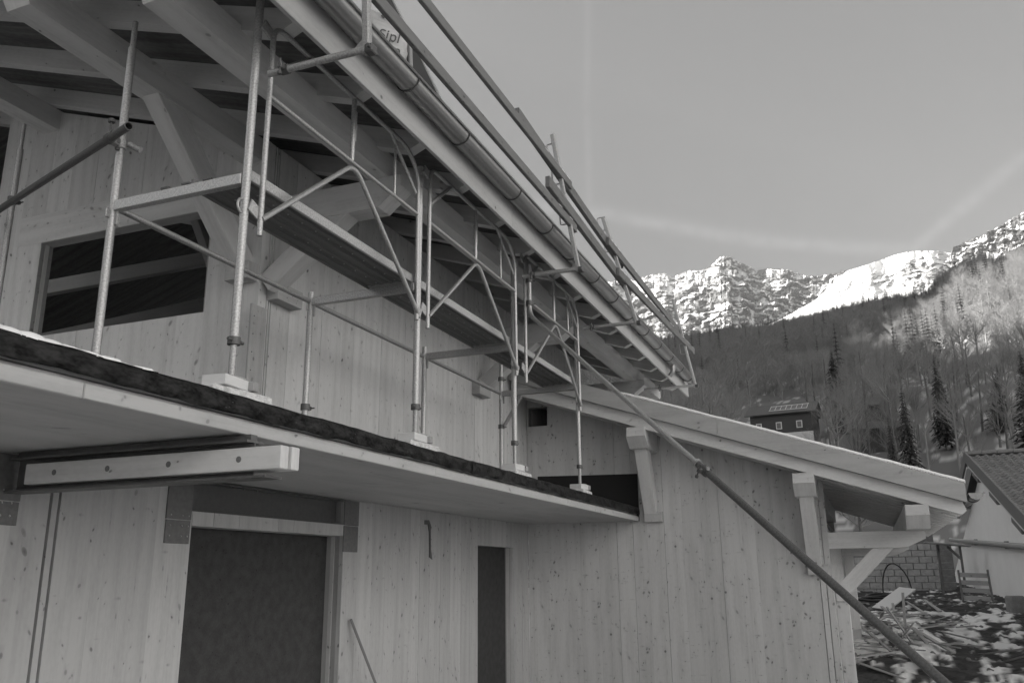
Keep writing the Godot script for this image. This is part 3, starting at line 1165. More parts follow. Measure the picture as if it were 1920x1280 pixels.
	while xx < 14.9:
		var s := nz.get_noise_1d(xx * 1.7)
		if s > -0.12:
			var hh := 0.018 + maxf(s, 0.0) * 0.07
			lump(g, Vector3(xx, roof_y(-2.58) + 0.262, -2.60), Vector3(rng.randf_range(0.05, 0.13), hh, 0.06))
		xx += rng.randf_range(0.05, 0.16)
	part(h, "eave_snow", g, M["snow"])
	for k in 44:
		g = geo()
		var px := 2.85 + 0.277 * k
		g.prism(PackedVector2Array([Vector2(-0.11, 0.0), Vector2(-0.07, 0.022), Vector2(0.0, 0.03), Vector2(0.07, 0.022), Vector2(0.11, 0.0)]), Vector3(px, roof_y(-2.55) + 0.25, -2.56), X, Y, Vector3(0, PITCH, -1) * 0.4, 1)
		part(h, "eave_tile", g, M["roof_tile"])
	# --- brackets that carry the outer purlin
	bracket(h, 5.60)
	bracket(h, 9.98)
	bracket(h, 13.75)
	# strut from the corner up to the inner purlin
	g = geo()
	g.beam(Vector3(5.53, 4.18, -4.60), Vector3(4.34, 5.33, -4.60), 0.16, 0.20, 0.006)
	part(h, "strut", g, M["beam_0"])
	for q in [[Vector3(5.455, 4.19, -4.58), Vector3(0.16, 0.15, 0.24)], [Vector3(5.78, 4.06, -4.385), Vector3(0.34, 0.15, 0.12)], [Vector3(9.90, 4.05, -4.385), Vector3(0.34, 0.17, 0.12)]]:
		g = geo()
		g.box(q[0], q[1], Basis.IDENTITY, 0.004)
		var bl := part(h, "bearing_block", g, M["plank_2"])
		if q[0].x < 6.0 and q[0].x > 5.6:
			screws(bl, Vector3(q[0].x - 0.17, q[0].y - 0.075, q[0].z + 0.058), X, Y, Z, [[0.08, 0.11], [0.14, 0.08], [0.19, 0.07], [0.27, 0.06], [0.12, 0.04], [0.25, 0.03]], 0.005, "screw", M["clamp_steel"])
	# corner board with its row of nails
	g = geo()
	g.box(Vector3(5.50, 3.26, WALL + 0.012), Vector3(0.19, 1.28, 0.022), Basis.IDENTITY, 0.003)
	var cb := part(h, "corner_board", g, M["plank_2"])
	for k in 8:
		screws(cb, Vector3(5.44, 2.75 + 0.15 * k, WALL + 0.022), X, Y, Z, [[0.0, 0.0]], 0.006, "nail", M["clamp_steel"])
	# cable along the head of the wall, with straps on the rafters
	g = geo()
	g.tube([Vector3(5.55, 4.86, WALL + 0.02), Vector3(8.0, 4.85, WALL + 0.025), Vector3(13.0, 4.86, WALL + 0.02)], 0.016, 6)
	part(h, "cable", g, M["clamp_steel"])
	for k in 10:
		g = geo()
		g.box(Vector3(5.75 + 0.74 * k, 4.78, WALL + 0.03), Vector3(0.05, 0.13, 0.02), Basis.IDENTITY, 0.003)
		part(h, "strap", g, M["clamp_steel"])
	# torn strip of tape hanging on the wall
	g = geo()
	var pts := [Vector2(0, 0), Vector2(0.10, 0.005), Vector2(0.16, -0.07), Vector2(0.145, -0.10), Vector2(0.155, -0.30), Vector2(0.19, -0.41), Vector2(0.12, -0.385), Vector2(0.105, -0.12), Vector2(0.075, -0.045), Vector2(0.0, -0.045)]
	g.prism(PackedVector2Array(pts), Vector3(8.50, 2.345, WALL + 0.004), X, Y, Z * 0.006, 1)
	part(core, "torn_tape", g, M["painted_steel"])

# closed backing of a wall as boxes round its openings; holes in (u, y) from o
func core_wall(o: Vector3, eu: Vector3, nrm: Vector3, length: float, height: float, holes: Array, thick: float) -> Geo:
	var g := geo()
	var cuts: Array[float] = [0.0, length]
	for q in holes:
		cuts.append(q[0]); cuts.append(q[1])
	cuts.sort()
	for k in cuts.size() - 1:
		var a := cuts[k]
		var b := cuts[k + 1]
		if b - a < 0.001: continue
		var spans := [[o.y, o.y + height]]
		for q in holes:
			if (a + b) * 0.5 > q[0] and (a + b) * 0.5 < q[1]:
				var nx := []
				for s in spans:
					if q[2] > s[0]: nx.append([s[0], minf(q[2], s[1])])
					if q[3] < s[1]: nx.append([maxf(q[3], s[0]), s[1]])
				spans = nx
		for s in spans:
			if s[1] - s[0] < 0.002: continue
			g.prism(PackedVector2Array([Vector2(a, s[0]), Vector2(b, s[0]), Vector2(b, s[1]), Vector2(a, s[1])]), Vector3(o.x, 0, o.z), eu, Vector3.UP, -nrm * thick, 1)
	return g

func lump(g: Geo, at: Vector3, s: Vector3) -> void:
	# a low dome with an uneven rim
	var k0 := g.v.size()
	var m := 9
	for b in 4:
		var f := b / 3.0
		for a in m:
			var an := TAU * a / m
			var rr := cos(f * PI * 0.5) * (1.0 + 0.25 * sin(an * 2.0 + at.x * 40.0))
			var nn := Vector3(cos(an) * (1.0 - f), 0.3 + f, sin(an) * (1.0 - f)).normalized()
			g.vert(at + Vector3(cos(an) * rr * s.x, sin(f * PI * 0.5) * s.y, sin(an) * rr * s.z), nn, Vector2(an, f))
	for b in 3:
		for a in m:
			var p := k0 + b * m + a
			var q := k0 + b * m + (a + 1) % m
			g.tri(p, p + m, q + m); g.tri(p, q + m, q)

func build_gutter(h: Node, o: Vector3, run: Vector3, r: float, rings: Array) -> void:
	var g := geo()
	var outer := PackedVector2Array()
	var inner := PackedVector2Array()
	for k in 19:
		var an := PI + PI * k / 18.0
		outer.append(Vector2(cos(an), sin(an)) * r)
		inner.append(Vector2(cos(an), sin(an)) * (r - 0.003))
	var ex := Vector3.UP.cross(run.normalized()) * -1.0
	if ex.z < 0.0: ex = -ex
	g.sweep(outer, o, ex, Vector3.UP, run)
	g.sweep(inner, o, ex, Vector3.UP, run, true)
	# rolled front lip and stop ends
	g.tube([o + ex * (r + 0.006), o + ex * (r + 0.006) + run], 0.011, 8)
	for e in [0.0, 1.0]:
		g.prism(outer, o + run * e, ex, Vector3.UP, run.normalized() * 0.003, 1)
	var gp := part(h, "gutter", g, M["zinc"])
	for x in rings:
		g = geo()
		var pts := []
		for k in 15:
			var an := PI * 0.98 + PI * 1.04 * k / 14.0
			pts.append(Vector3(x, o.y, o.z) + (ex * cos(an) + Vector3.UP * sin(an)) * (r + 0.004))
		g.tube(pts, 0.006, 5)
		part(gp, "gutter_ring", g, M["clamp_steel"])
	var k := 0
	for x in [7.63, 11.55]:
		g = geo()
		var sl := PackedVector2Array()
		for q in 17:
			var an := PI + PI * q / 16.0
			sl.append(Vector2(cos(an), sin(an)) * (r + 0.002))
		g.sweep(sl, Vector3(x, o.y, o.z), ex, Vector3.UP, run.normalized() * 0.03)
		part(gp, "gutter_joint", g, M["zinc"])
		k += 1

# corbel from the wall out to the purlin, with a knee brace below
func bracket(h: Node, x: float) -> void:
	var g := geo()
	g.prism(PackedVector2Array([Vector2(0.0, 0.0), Vector2(1.10, 0.0), Vector2(1.30, 0.16), Vector2(1.30, 0.25), Vector2(0.0, 0.25)]), Vector3(x - 0.095, 4.588, WALL + 0.002), Vector3.BACK, Vector3.UP, Vector3.RIGHT * 0.19, 0)
	part(h, "corbel", g, M["beam_0"])
	g = geo()
	g.beam(Vector3(x, 4.10, WALL + 0.03), Vector3(x, 4.68, WALL + 0.80), 0.17, 0.17, 0.006)
	part(h, "knee_brace", g, M["beam_1"])

# ---------------------------------------------------------------- the annex with the low roof
const AX := 11.65
func low_y(z: float) -> float:   # top of the barge board
	return 3.503 - 0.345 * (z + 1.25)

func build_annex() -> void:
	var h := thing("lean_to_annex", "low timber annex with snow on its sloping roof and open porch end", "annex", Vector3(AX, 0.0, -0.46))
	var X := Vector3.RIGHT
	var Y := Vector3.UP
	var Z := Vector3.BACK
	var core := part(h, "gable_wall", core_wall(Vector3(AX + 0.032, 0.0, -0.47), Vector3.FORWARD, Vector3.LEFT, 3.96, 2.6, [], 0.12), M["core"])
	core.set_meta("label", "smudged wall of upright boards facing the balcony")
	boards(core, Vector3(AX, 0, 0), Vector3.FORWARD, Vector3.LEFT, 0.46, 4.438, 0.0, func(u): return low_y(-u) - 0.36, [[4.12, 4.415, 3.84, 4.115]], "annex_plank", 0.24, [[0.53, 0.538], [0.60, 0.608]])
	# upper backing behind the sloping top, left open round the square vent
	var g: Geo
	for q in [[0.47, 4.12, 2.6, 9.0], [4.12, 4.415, 2.6, 3.84], [4.12, 4.415, 4.115, 9.0], [4.415, 4.43, 2.6, 9.0]]:
		g = geo()
		var ta: float = minf(q[3], maxf(low_y(-q[0]) - 0.4, 2.61))
		var tb: float = minf(q[3], maxf(low_y(-q[1]) - 0.4, 2.61))
		g.prism(PackedVector2Array([Vector2(q[0], q[2]), Vector2(q[1], q[2]), Vector2(q[1], tb), Vector2(q[0], ta)]), Vector3(AX + 0.032, 0, 0), Vector3.FORWARD, Y, X * 0.1, 1)
		part(core, "upper_backing", g, M["core"])
	# black sheet turned up against the wall above the slab
	g = geo()
	g.prism(PackedVector2Array([Vector2(2.83, 2.45), Vector2(4.28, 2.45), Vector2(4.28, 3.118), Vector2(3.6, 3.10), Vector2(2.83, 3.084)]), Vector3(AX - 0.002, 0, 0), Vector3.FORWARD, Y, -X * 0.006, 1)
	part(core, "bitumen_upstand", g, M["membrane_dry"])
	# side wall towards the yard, and the back
	g = geo()
	g.box(Vector3(14.4, 1.15, -0.52), Vector3(5.3, 2.3, 0.1))
	part(h, "side_wall", g, M["annex_plank_1"])
	g = geo()
	g.box(Vector3(17.1, 1.9, -2.5), Vector3(0.1, 3.8, 3.9))
	g.box(Vector3(15.5, 2.0, -4.42), Vector3(3.2, 4.0, 0.1))
	part(h, "rear_wall", g, M["annex_plank_0"])
	g = geo()
	g.box(Vector3(14.4, 2.45, -2.45), Vector3(5.2, 0.04, 3.8))
	part(h, "loft_floor", g, M["annex_plank_0"])
	g = geo()
	g.box(Vector3(AX + 0.14, 0.80, -0.375), Vector3(0.16, 1.60, 0.15), Basis.IDENTITY, 0.006)
	part(h, "corner_post", g, M["annex_plank_2"])
	g = geo()
	g.box(Vector3(AX + 0.10, 1.52, -0.36), Vector3(0.14, 0.2, 0.16), Basis.IDENTITY, 0.005)
	part(h, "foot_block", g, M["beam_1"])
	# purlins running out past the wall, with braces under the first two
	for q in [[-2.78, 3.345, true], [-0.77, 2.648, true], [0.42, 2.232, false]]:
		g = geo()
		g.prism(PackedVector2Array([Vector2(0.04, 0.10), Vector2(0.16, 0.0), Vector2(6.5, 0.0), Vector2(6.5, 0.26), Vector2(0.0, 0.26), Vector2(0.0, 0.14)]), Vector3(10.92, q[1], q[0]), X, Y, Z * 0.25, 0)
		part(h, "purlin", g, M["beam_0"])
		g = geo()
		g.box(Vector3(10.915, q[1] + 0.198, q[0] + 0.125), Vector3(0.012, 0.118, 0.24), Basis.IDENTITY, 0.004)
		part(h, "purlin_end", g, M["end_grain"])
		if q[2]:
			g = geo()
			g.beam(Vector3(AX + 0.01, q[1] - 0.83, q[0] + 0.125), Vector3(11.22, q[1] + 0.06, q[0] + 0.125), 0.17, 0.19, 0.006, X)
			part(h, "knee_brace", g, M["beam_1"])
			g = geo()
			g.box(Vector3(AX - 0.05, q[1] - 0.85, q[0] + 0.16), Vector3(0.11, 0.13, 0.24), Basis.IDENTITY, 0.004)
			var bl := part(h, "bearing_block", g, M["plank_2"])
			screws(bl, Vector3(AX - 0.104, q[1] - 0.85, q[0] + 0.16), Z, Y, -X, [[-0.07, 0.03], [0.07, 0.03], [-0.06, -0.03], [0.08, -0.04], [0.0, 0.0]], 0.005, "screw", M["clamp_steel"])
	# porch frame: cross beams and braces at both ends
	for x in [AX + 0.02, 16.9]:
		g = geo()
		g.prism(PackedVector2Array([Vector2(-0.46, 0.0), Vector2(0.42, 0.0), Vector2(0.64, 0.10), Vector2(0.64, 0.195), Vector2(-0.46, 0.195)]), Vector3(x, 2.045, 0), Z, Y, X * 0.2, 0)
		part(h, "porch_beam", g, M["beam_1"])
		g = geo()
		g.beam(Vector3(x + 0.09, 1.50, -0.40), Vector3(x + 0.09, 2.10, 0.21), 0.12, 0.17, 0.006)
		part(h, "porch_brace", g, M["beam_1"])
	g = geo()
	g.box(Vector3(17.0, 1.0, -0.36), Vector3(0.16, 2.1, 0.16), Basis.IDENTITY, 0.005)
	part(h, "porch_post", g, M["beam_1"])
	# rafters, one behind the other
	for k in 17:
		g = geo()
		var x := 10.965 + 0.405 * k
		g.prism(PackedVector2Array([Vector2(1.0, low_y(1.0) - 0.38 + 0.02), Vector2(-4.40, low_y(-4.40) - 0.38), Vector2(-4.40, low_y(-4.40) - 0.21), Vector2(1.02, low_y(1.02) - 0.21), Vector2(1.05, low_y(1.05) - 0.30)]), Vector3(x, 0, 0), Z, Y, X * 0.09, 0)
		part(h, "rafter", g, M["beam_0"] if k == 0 else M["rafter"])
	# boarding, then barge board in two lengths
	g = geo()
	g.prism(PackedVector2Array([Vector2(1.06, low_y(1.06) - 0.208), Vector2(-4.43, low_y(-4.43) - 0.208), Vector2(-4.43, low_y(-4.43) - 0.02), Vector2(1.06, low_y(1.06) - 0.02)]), Vector3(10.95, 0, 0), Z, Y, X * 6.7, 0)
	part(h, "roof_boarding", g, M["sheathing"])
	for q in [[1.06, -1.60], [-1.604, -4.42]]:
		g = geo()
		g.prism(PackedVector2Array([Vector2(q[0], low_y(q[0]) - 0.21), Vector2(q[1], low_y(q[1]) - 0.21), Vector2(q[1], low_y(q[1])), Vector2(q[0], low_y(q[0]))]), Vector3(10.885, 0, 0), Z, Y, X * 0.035, 0)
		part(h, "barge_board", g, M["fascia"])
	# snow lying on the roof, with a soft uneven edge
	g = Geo.new()
	var nzz := noise(2.2, 44, 3)
	var m := 150
	for a in m + 1:
		var z := 1.07 - 4.15 * a / m
		var t := (0.052 + 0.008 * nzz.get_noise_1d(z * 1.5)) * smoothstep(-3.05, -2.7, z)
		var y := low_y(z) - 0.004
		var ed := 0.002 * nzz.get_noise_1d(z * 5.0 + 20.0)
		for q in [[-0.004 + ed, 0.0], [-0.012 + ed, t * 0.5], [0.004 + ed, t * 0.9], [0.04, t], [6.6, t]]:
			g.vert(Vector3(10.90 + q[0], y + q[1], z), Y, Vector2(z, q[0]))
	for a in m:
		for b in 4:
			var k := a * 5 + b
			g.tri(k, k + 5, k + 6); g.tri(k, k + 6, k + 1)
	for a in m + 1:
		for b in 5:
			var k := a * 5 + b
			var da := g.v[mini(a + 1, m) * 5 + b] - g.v[maxi(a - 1, 0) * 5 + b]
			var db := g.v[a * 5 + mini(b + 1, 4)] - g.v[a * 5 + maxi(b - 1, 0)]
			g.n[k] = (db.cross(da)).normalized()
			if g.n[k].y < -0.2 or (b == 0 and g.n[k].x > 0): g.n[k] = -g.n[k]
	var sn := part(h, "roof_snow", g, M["snow"])
	# gutter along the low eave
	build_gutter(h, Vector3(10.95, 2.60, 1.165), X * 6.6, 0.075, [11.3, 12.1, 12.9, 13.7, 14.5, 15.3, 16.1])
	g = Geo.new()
	for k in 12:
		lump(g, Vector3(11.3 + 0.5 * k, 2.57, 1.15), Vector3(0.26, 0.03, 0.05))
	part(h, "gutter_snow", g, M["snow"])

# ---------------------------------------------------------------- scaffolding
const FZ := -2.96
const RZ := -3.92

func coupler(parent: Node, at: Vector3, axis: Vector3, r := 0.03, m := "clamp_steel") -> void:
	# a two-part clamp round a tube with its bolt
	var g := geo()
	g.taper(at - axis * 0.024, at + axis * 0.024, r + 0.006, r + 0.006, 12)
	var side := axis.cross(Vector3.UP if absf(axis.y) < 0.8 else Vector3.BACK).normalized()
	g.beam(at + side * (r + 0.002), at + side * (r + 0.034), 0.034, 0.03, 0.004, axis)
	g.taper(at + side * (r + 0.026) - axis.cross(side) * 0.045, at + side * (r + 0.026) + axis.cross(side) * 0.05, 0.006, 0.006, 6)
	g.taper(at + side * (r + 0.026) + axis.cross(side) * 0.038, at + side * (r + 0.026) + axis.cross(side) * 0.055, 0.013, 0.013, 6)
	part(parent, "coupler", g, M[m])

func build_scaffold() -> void:
	var X := Vector3.RIGHT
	var Y := Vector3.UP
	var Z := Vector3.BACK
	var xs := [3.5, 5.5, 7.45, 9.44]
	var tops := [4.93, 3.95, 3.97, 4.34]
	var said := ["galvanised scaffold frame standing nearest the window opening", "galvanised scaffold frame second from the window opening", "galvanised scaffold frame carrying the long slanting prop", "galvanised scaffold frame standing at the annex wall"]
	for k in 4:
		var x: float = xs[k]
		var f := thing("scaffold_tower_section", said[k], "scaffold frame", Vector3(x, SLAB_TOP + 0.12, FZ), "scaffold frames on the balcony slab")
		var g := geo()
		g.tube([Vector3(x, 2.93, FZ), Vector3(x, 5.10 if k == 0 else 4.86, FZ)], 0.0245, 14, true, true)
		var fp := part(f, "front_post", g, M["galvanised"])
		g = geo()
		g.tube([Vector3(x, 2.742, FZ), Vector3(x, 3.02, FZ)], 0.018, 10)
		g.box(Vector3(x, 2.742, FZ), Vector3(0.13, 0.008, 0.13))
		var jk := part(f, "base_jack", g, M["galvanised_dull"])
		g = geo()
		g.taper(Vector3(x, 2.925, FZ), Vector3(x, 2.965, FZ), 0.034, 0.034, 12)
		g.tube([Vector3(x - 0.06, 2.945, FZ + 0.01), Vector3(x + 0.06, 2.945, FZ + 0.01)], 0.009, 6)
		part(jk, "nut", g, M["clamp_steel"])
		g = geo()
		g.tube([Vector3(x, SLAB_TOP + 0.005, RZ), Vector3(x, tops[k], RZ)], 0.0245, 14, true, true)
		part(f, "rear_post", g, M["galvanised"])
		if k == 0:
			g = geo()
			g.tube([Vector3(x, 4.85, RZ), Vector3(x, 5.12, RZ)], 0.017, 10)
			part(f, "spigot", g, M["galvanised_dull"])
		g = geo()
		g.box(Vector3(x, 3.868, (FZ + RZ) * 0.5), Vector3(0.045, 0.065, absf(RZ - FZ) - 0.045), Basis.IDENTITY, 0.004, 2)
		var tr := part(f, "transom", g, M["galvanised"])
		if k == 0:
			for q in 3:
				g = geo()
				g.box(Vector3(x, 3.907, -3.52 + 0.15 * q), Vector3(0.05, 0.016, 0.06), Basis.IDENTITY, 0.004)
				part(tr, "hook", g, M["clamp_steel"])
		# gusset plates and lugs
		g = geo()
		g.box(Vector3(x, 3.80, RZ + 0.03), Vector3(0.012, 0.10, 0.03), Basis.IDENTITY, 0.002)
		g.box(Vector3(x - 0.035, 3.82, RZ), Vector3(0.03, 0.06, 0.012), Basis.IDENTITY, 0.002)
		g.box(Vector3(x + 0.035, 3.79, RZ), Vector3(0.03, 0.06, 0.012), Basis.IDENTITY, 0.002)
		part(f, "lug", g, M["galvanised_dull"])
		g = geo()
		var ring := []
		for q in 9:
			var an := PI * 0.5 + PI * q / 8.0
			ring.append(Vector3(x - 0.02 + 0.035 * cos(an), 3.70 + 0.04 * sin(an), FZ))
		g.tube(ring, 0.008, 6)
		part(f, "eyelet", g, M["galvanised"])
		if k == 1: coupler(f, Vector3(x, 3.02, RZ + 0.001), Y)
		if k == 2:
			coupler(f, Vector3(x, 3.05, RZ), Y)
		if k == 3:
			g = geo()
			g.tube([Vector3(x, 3.48, RZ + 0.04), Vector3(x, 3.82, RZ + 0.26)], 0.022, 10)
			part(f, "brace", g, M["galvanised_dull"])
			coupler(f, Vector3(x, 3.47, RZ), Y)
			coupler(f, Vector3(x, 4.05, RZ), Y)
		# packing under the jack
		var wood: String = ["pale timber block under the jack nearest the window opening", "pale timber block under the second scaffold jack", "pale timber block under the jack of the propped frame", "pale timber block under the jack by the annex wall"][k]
		g = geo()
		g.box(Vector3(x - 0.03, 2.7095, FZ + 0.005), Vector3(0.24, 0.055, 0.14), Basis(Y, 0.1 - 0.07 * k), 0.004)
		var tb := thing("packing_block", wood, "timber block", Vector3(x - 0.03, 2.682, FZ), "timber blocks under the jacks")
		part(tb, "block", g, M["beam_0"])
		g = geo()
		g.box(Vector3(x + 0.075, 2.7095, FZ + 0.02), Vector3(0.05, 0.05, 0.15), Basis(Y, 0.14 - 0.07 * k), 0.004)
		part(tb, "offcut", g, M["weathered"])
		g = geo()
		g.box(Vector3(x + 0.02, 2.653, FZ - 0.01), Vector3(0.42, 0.052, 0.19), Basis(Y, -0.08 + 0.05 * k), 0.010)
		single("packing_slab", g, M["foam"], Vector3(x + 0.02, 2.627, FZ - 0.01), ["white chipped foam slab under the jack nearest the window opening", "white foam slab under the second scaffold jack", "white foam slab under the jack of the propped frame", "white foam slab under the jack by the annex wall"][k], "foam slab", "foam slabs under the jacks")

	# decks, rear ledgers and guard frames, one set to a bay
	var bay := ["between the first two scaffold frames from the window", "between the second frame and the propped frame", "between the propped frame and the annex wall"]
	for k in 3:
		var x: float = xs[k]
		var xe: float = xs[k + 1]
		var d := thing("scaffold_deck", "dark scaffold platform %s" % bay[k], "scaffold deck", Vector3((x + xe) * 0.5, 3.90, -3.18), "scaffold decks")
		var mid := (x + xe) * 0.5
		var ln := xe - x - 0.09
		var g := geo()
		g.box(Vector3(mid, 3.912, -3.185), Vector3(ln, 0.012, 0.36), Basis.IDENTITY, 0.0, 0)
		part(d, "panel", g, M["deck_under"])
		for s in [-1.0, 1.0]:
			g = geo()
			g.box(Vector3(mid, 3.928, -3.185 + s * 0.185), Vector3(ln + 0.03, 0.066, 0.022), Basis.IDENTITY, 0.004, 0)
			part(d, "side_rail", g, M["galvanised"] if s > 0.0 else M["deck_rib"])
		for q in 4:
			g = geo()
			g.box(Vector3(mid, 3.902, -3.185 - 0.12 + 0.08 * q), Vector3(ln - 0.06, 0.010, 0.030), Basis.IDENTITY, 0.003, 0)
			part(d, "rib", g, M["deck_rib"])
		g = geo()
		for q in 26:
			var p := Vector3(x + 0.12 + (q / 2) * (ln - 0.15) / 12.0, 3.906, -3.185 + (0.09 if q % 2 == 0 else -0.07))
			g.taper(p, p - Y * 0.004, 0.007, 0.006, 6)
		part(d, "rivets", g, M["galvanised_dull"]).set_meta("kind", "stuff")
		for s in [x + 0.05, xe - 0.05]:
			g = geo()
			g.box(Vector3(s, 3.915, -3.19), Vector3(0.05, 0.035, 0.34), Basis.IDENTITY, 0.006, 2)
			part(d, "end_claw", g, M["galvanised_dull"])
		g = geo()
		g.tube([Vector3(x + 0.045, 3.87, RZ), Vector3(xe - 0.03, 3.87, RZ)], 0.020, 10)
		for q in [0.5, 1.1]:
			g.taper(Vector3(x + q - 0.004, 3.87, RZ), Vector3(x + q + 0.004, 3.87, RZ), 0.0215, 0.0215, 10)
		single("scaffold_ledger", g, M["galvanised_dull"], Vector3(mid, 3.87, RZ), "thin wall side tube %s" % bay[k], "scaffold tube", "wall side scaffold tubes")
		guard_frame(xs[k] + (0.0 if k < 2 else 0.13), "guard railing %s" % bay[k], 0.0 if k < 2 else -0.09)

	# --- long slanting prop in two telescoping tubes
	var top := Vector3(7.66, 4.76, -2.87)
	var knee := Vector3(7.66, 4.24, -2.87)
	var low := Vector3(4.97, 1.22, 0.265)
	var dir := (low - knee).normalized()
	var foot := knee + dir * (knee.y / -dir.y)
	foot.y = 0.02
	var joint := knee + (foot - knee) * 0.413
	var pr := thing("slanting_prop", "long slanting telescopic tube from the scaffold down to the ground", "prop", foot)
	var g := geo()
	g.tube(fillet([top, knee, joint + dir * 0.05], 0.10, 8), 0.0205, 14)
	part(pr, "upper_tube", g, M["galvanised"])
	g = geo()
	g.tube([joint, foot], 0.0255, 14)
	part(pr, "lower_tube", g, M["painted_tube"])
	g = geo()
	g.taper(joint - dir * 0.012, joint + dir * 0.012, 0.034, 0.034, 14)
	part(pr, "collar", g, M["galvanised"])
	coupler(pr, joint + dir * 0.10, dir, 0.031)
	g = geo()
	g.taper(joint + dir * 0.07 + Vector3(-0.03, 0.0, 0.03), joint + dir * 0.07 + Vector3(-0.06, -0.01, 0.045), 0.012, 0.012, 10)
	part(pr, "pin", g, M["galvanised"])
	g = geo()
	g.box(foot, Vector3(0.18, 0.02, 0.18))
	part(pr, "foot_plate", g, M["galvanised_dull"])
	coupler(pr, Vector3(7.66, 4.60, -2.87), Y, 0.026)
	coupler(pr, Vector3(7.66, 4.36, -2.87), Y, 0.026)

	# --- post and cross tube at the window side
	var pe := thing("scaffold_post", "lone galvanised scaffold post beside the window opening", "scaffold post", Vector3(4.34, SLAB_TOP, -5.93))
	g = geo()
	g.tube([Vector3(4.34, SLAB_TOP, -5.93), Vector3(4.34, 5.06, -5.93)], 0.0245, 12)
	part(pe, "tube", g, M["galvanised_dull"])
	g = geo()
	g.tube([Vector3(4.34, 5.03, -5.93), Vector3(4.34, 5.28, -5.93)], 0.017, 10)
	part(pe, "spigot", g, M["galvanised_dull"])
	coupler(pe, Vector3(4.34, 4.62, -5.93), Y)
	var a := EYE + ray(241, 236) * 5.55
	var b := EYE + ray(2, 390) * 7.55
	var ct := thing("cross_tube", "dark scaffold tube clamped across the two posts by the window opening", "scaffold tube", b)
	g = geo()
	g.tube([a, b + (b - a).normalized() * 0.5], 0.0245, 14, true, true)
	part(ct, "tube", g, M["painted_tube"])
	var q0 := a.lerp(b, 0.12)
	coupler(ct, q0, (b - a).normalized(), 0.026)
	g = geo()
	g.tube([Vector3(3.5, q0.y - 0.03, RZ), Vector3(3.5, q0.y + 0.03, RZ)], 0.034, 12)
	g.beam(Vector3(3.5, q0.y, RZ), Vector3(3.5, q0.y, RZ) + (q0 - Vector3(3.5, q0.y, RZ)) * 0.9, 0.05, 0.05, 0.006)
	g.tube([Vector3(3.53, q0.y + 0.01, RZ + 0.03), Vector3(3.56, q0.y - 0.03, RZ + 0.10)], 0.02, 8)
	part(ct, "swivel_clamp", g, M["galvanised_dull"])
	g = geo()
	g.taper(q0 + Y * 0.03, q0 + Y * 0.13, 0.006, 0.006, 6)
	g.taper(q0 + Y * 0.105, q0 + Y * 0.125, 0.022, 0.022, 6)
	part(ct, "bolt", g, M["clamp_steel"])

	# --- guard posts at the eave and the boards they hold
	var posts := [[3.5, -2.22, 4.49, -2.30, 5.95], [7.45, -2.285, 4.565, -2.52, 6.03], [9.44, -2.212, 4.565, -2.57, 5.92], [13.05, -2.20, 4.535, -2.47, 5.95]]
	var where := ["in front of the paper sack", "beyond the propped frame", "above the annex wall", "at the far end of the gutter"]
	for k in 4:
		var q: Array = posts[k]
		var x: float = q[0]
		var bt := Vector3(x, q[2], q[1])
		var tp := Vector3(x, q[4], q[3])
		var gp := thing("guard_post", "leaning steel guard rail post with loops %s" % where[k], "guard post", bt, "guard posts along the eave")
		g = geo()
		g.tube([Vector3(x, q[2] + 0.005, -2.86 if k < 3 else -3.0), bt + Z * 0.02], 0.021, 10)
		part(gp, "arm", g, M["galvanised_dull"])
		g = geo()
		g.beam(bt - Y * 0.03, tp, 0.042, 0.042, 0.006, Z)
		var up := part(gp, "upright", g, M["galvanised_dull"])
		g = geo()
		g.prism(PackedVector2Array([Vector2(0, 0), Vector2(-0.06, 0.0), Vector2(0.0, 0.06)]), bt + Vector3(-0.004, 0.02, -0.02), Z, Y, X * 0.008, 1)
		part(gp, "gusset", g, M["galvanised_dull"])
		coupler(gp, Vector3(x, q[2] + 0.005, -2.75), Z, 0.022)
		for hy in [5.12, 5.56, 5.84]:
			var c := bt.lerp(tp, (hy - bt.y) / (tp.y - bt.y))
			g = geo()
			g.tube(fillet([c + Vector3(0.02, -0.07, 0.0), c + Vector3(0.02, -0.07, -0.09), c + Vector3(0.02, 0.10, -0.10), c + Vector3(0.02, 0.10, 0.0)], 0.02), 0.007, 6)
			part(gp, "loop", g, M["galvanised_dull"])
		g = geo()
		g.box(Vector3(x, q[2] - 0.01, q[1] + 0.02), Vector3(0.06, 0.05, 0.05), Basis.IDENTITY, 0.006)
		g.taper(Vector3(x + 0.05, q[2] - 0.01, q[1] + 0.03), Vector3(x - 0.05, q[2] - 0.01, q[1] + 0.03), 0.010, 0.010, 8)
		part(gp, "hinge", g, M["clamp_steel"])
		if k == 0:
			g = geo()
			g.box(Vector3(x + 0.045, 5.0, -2.27), Vector3(0.035, 1.0, 0.012), Basis(X, -0.06), 0.002)
			part(gp, "stiffener", g, M["galvanised"])
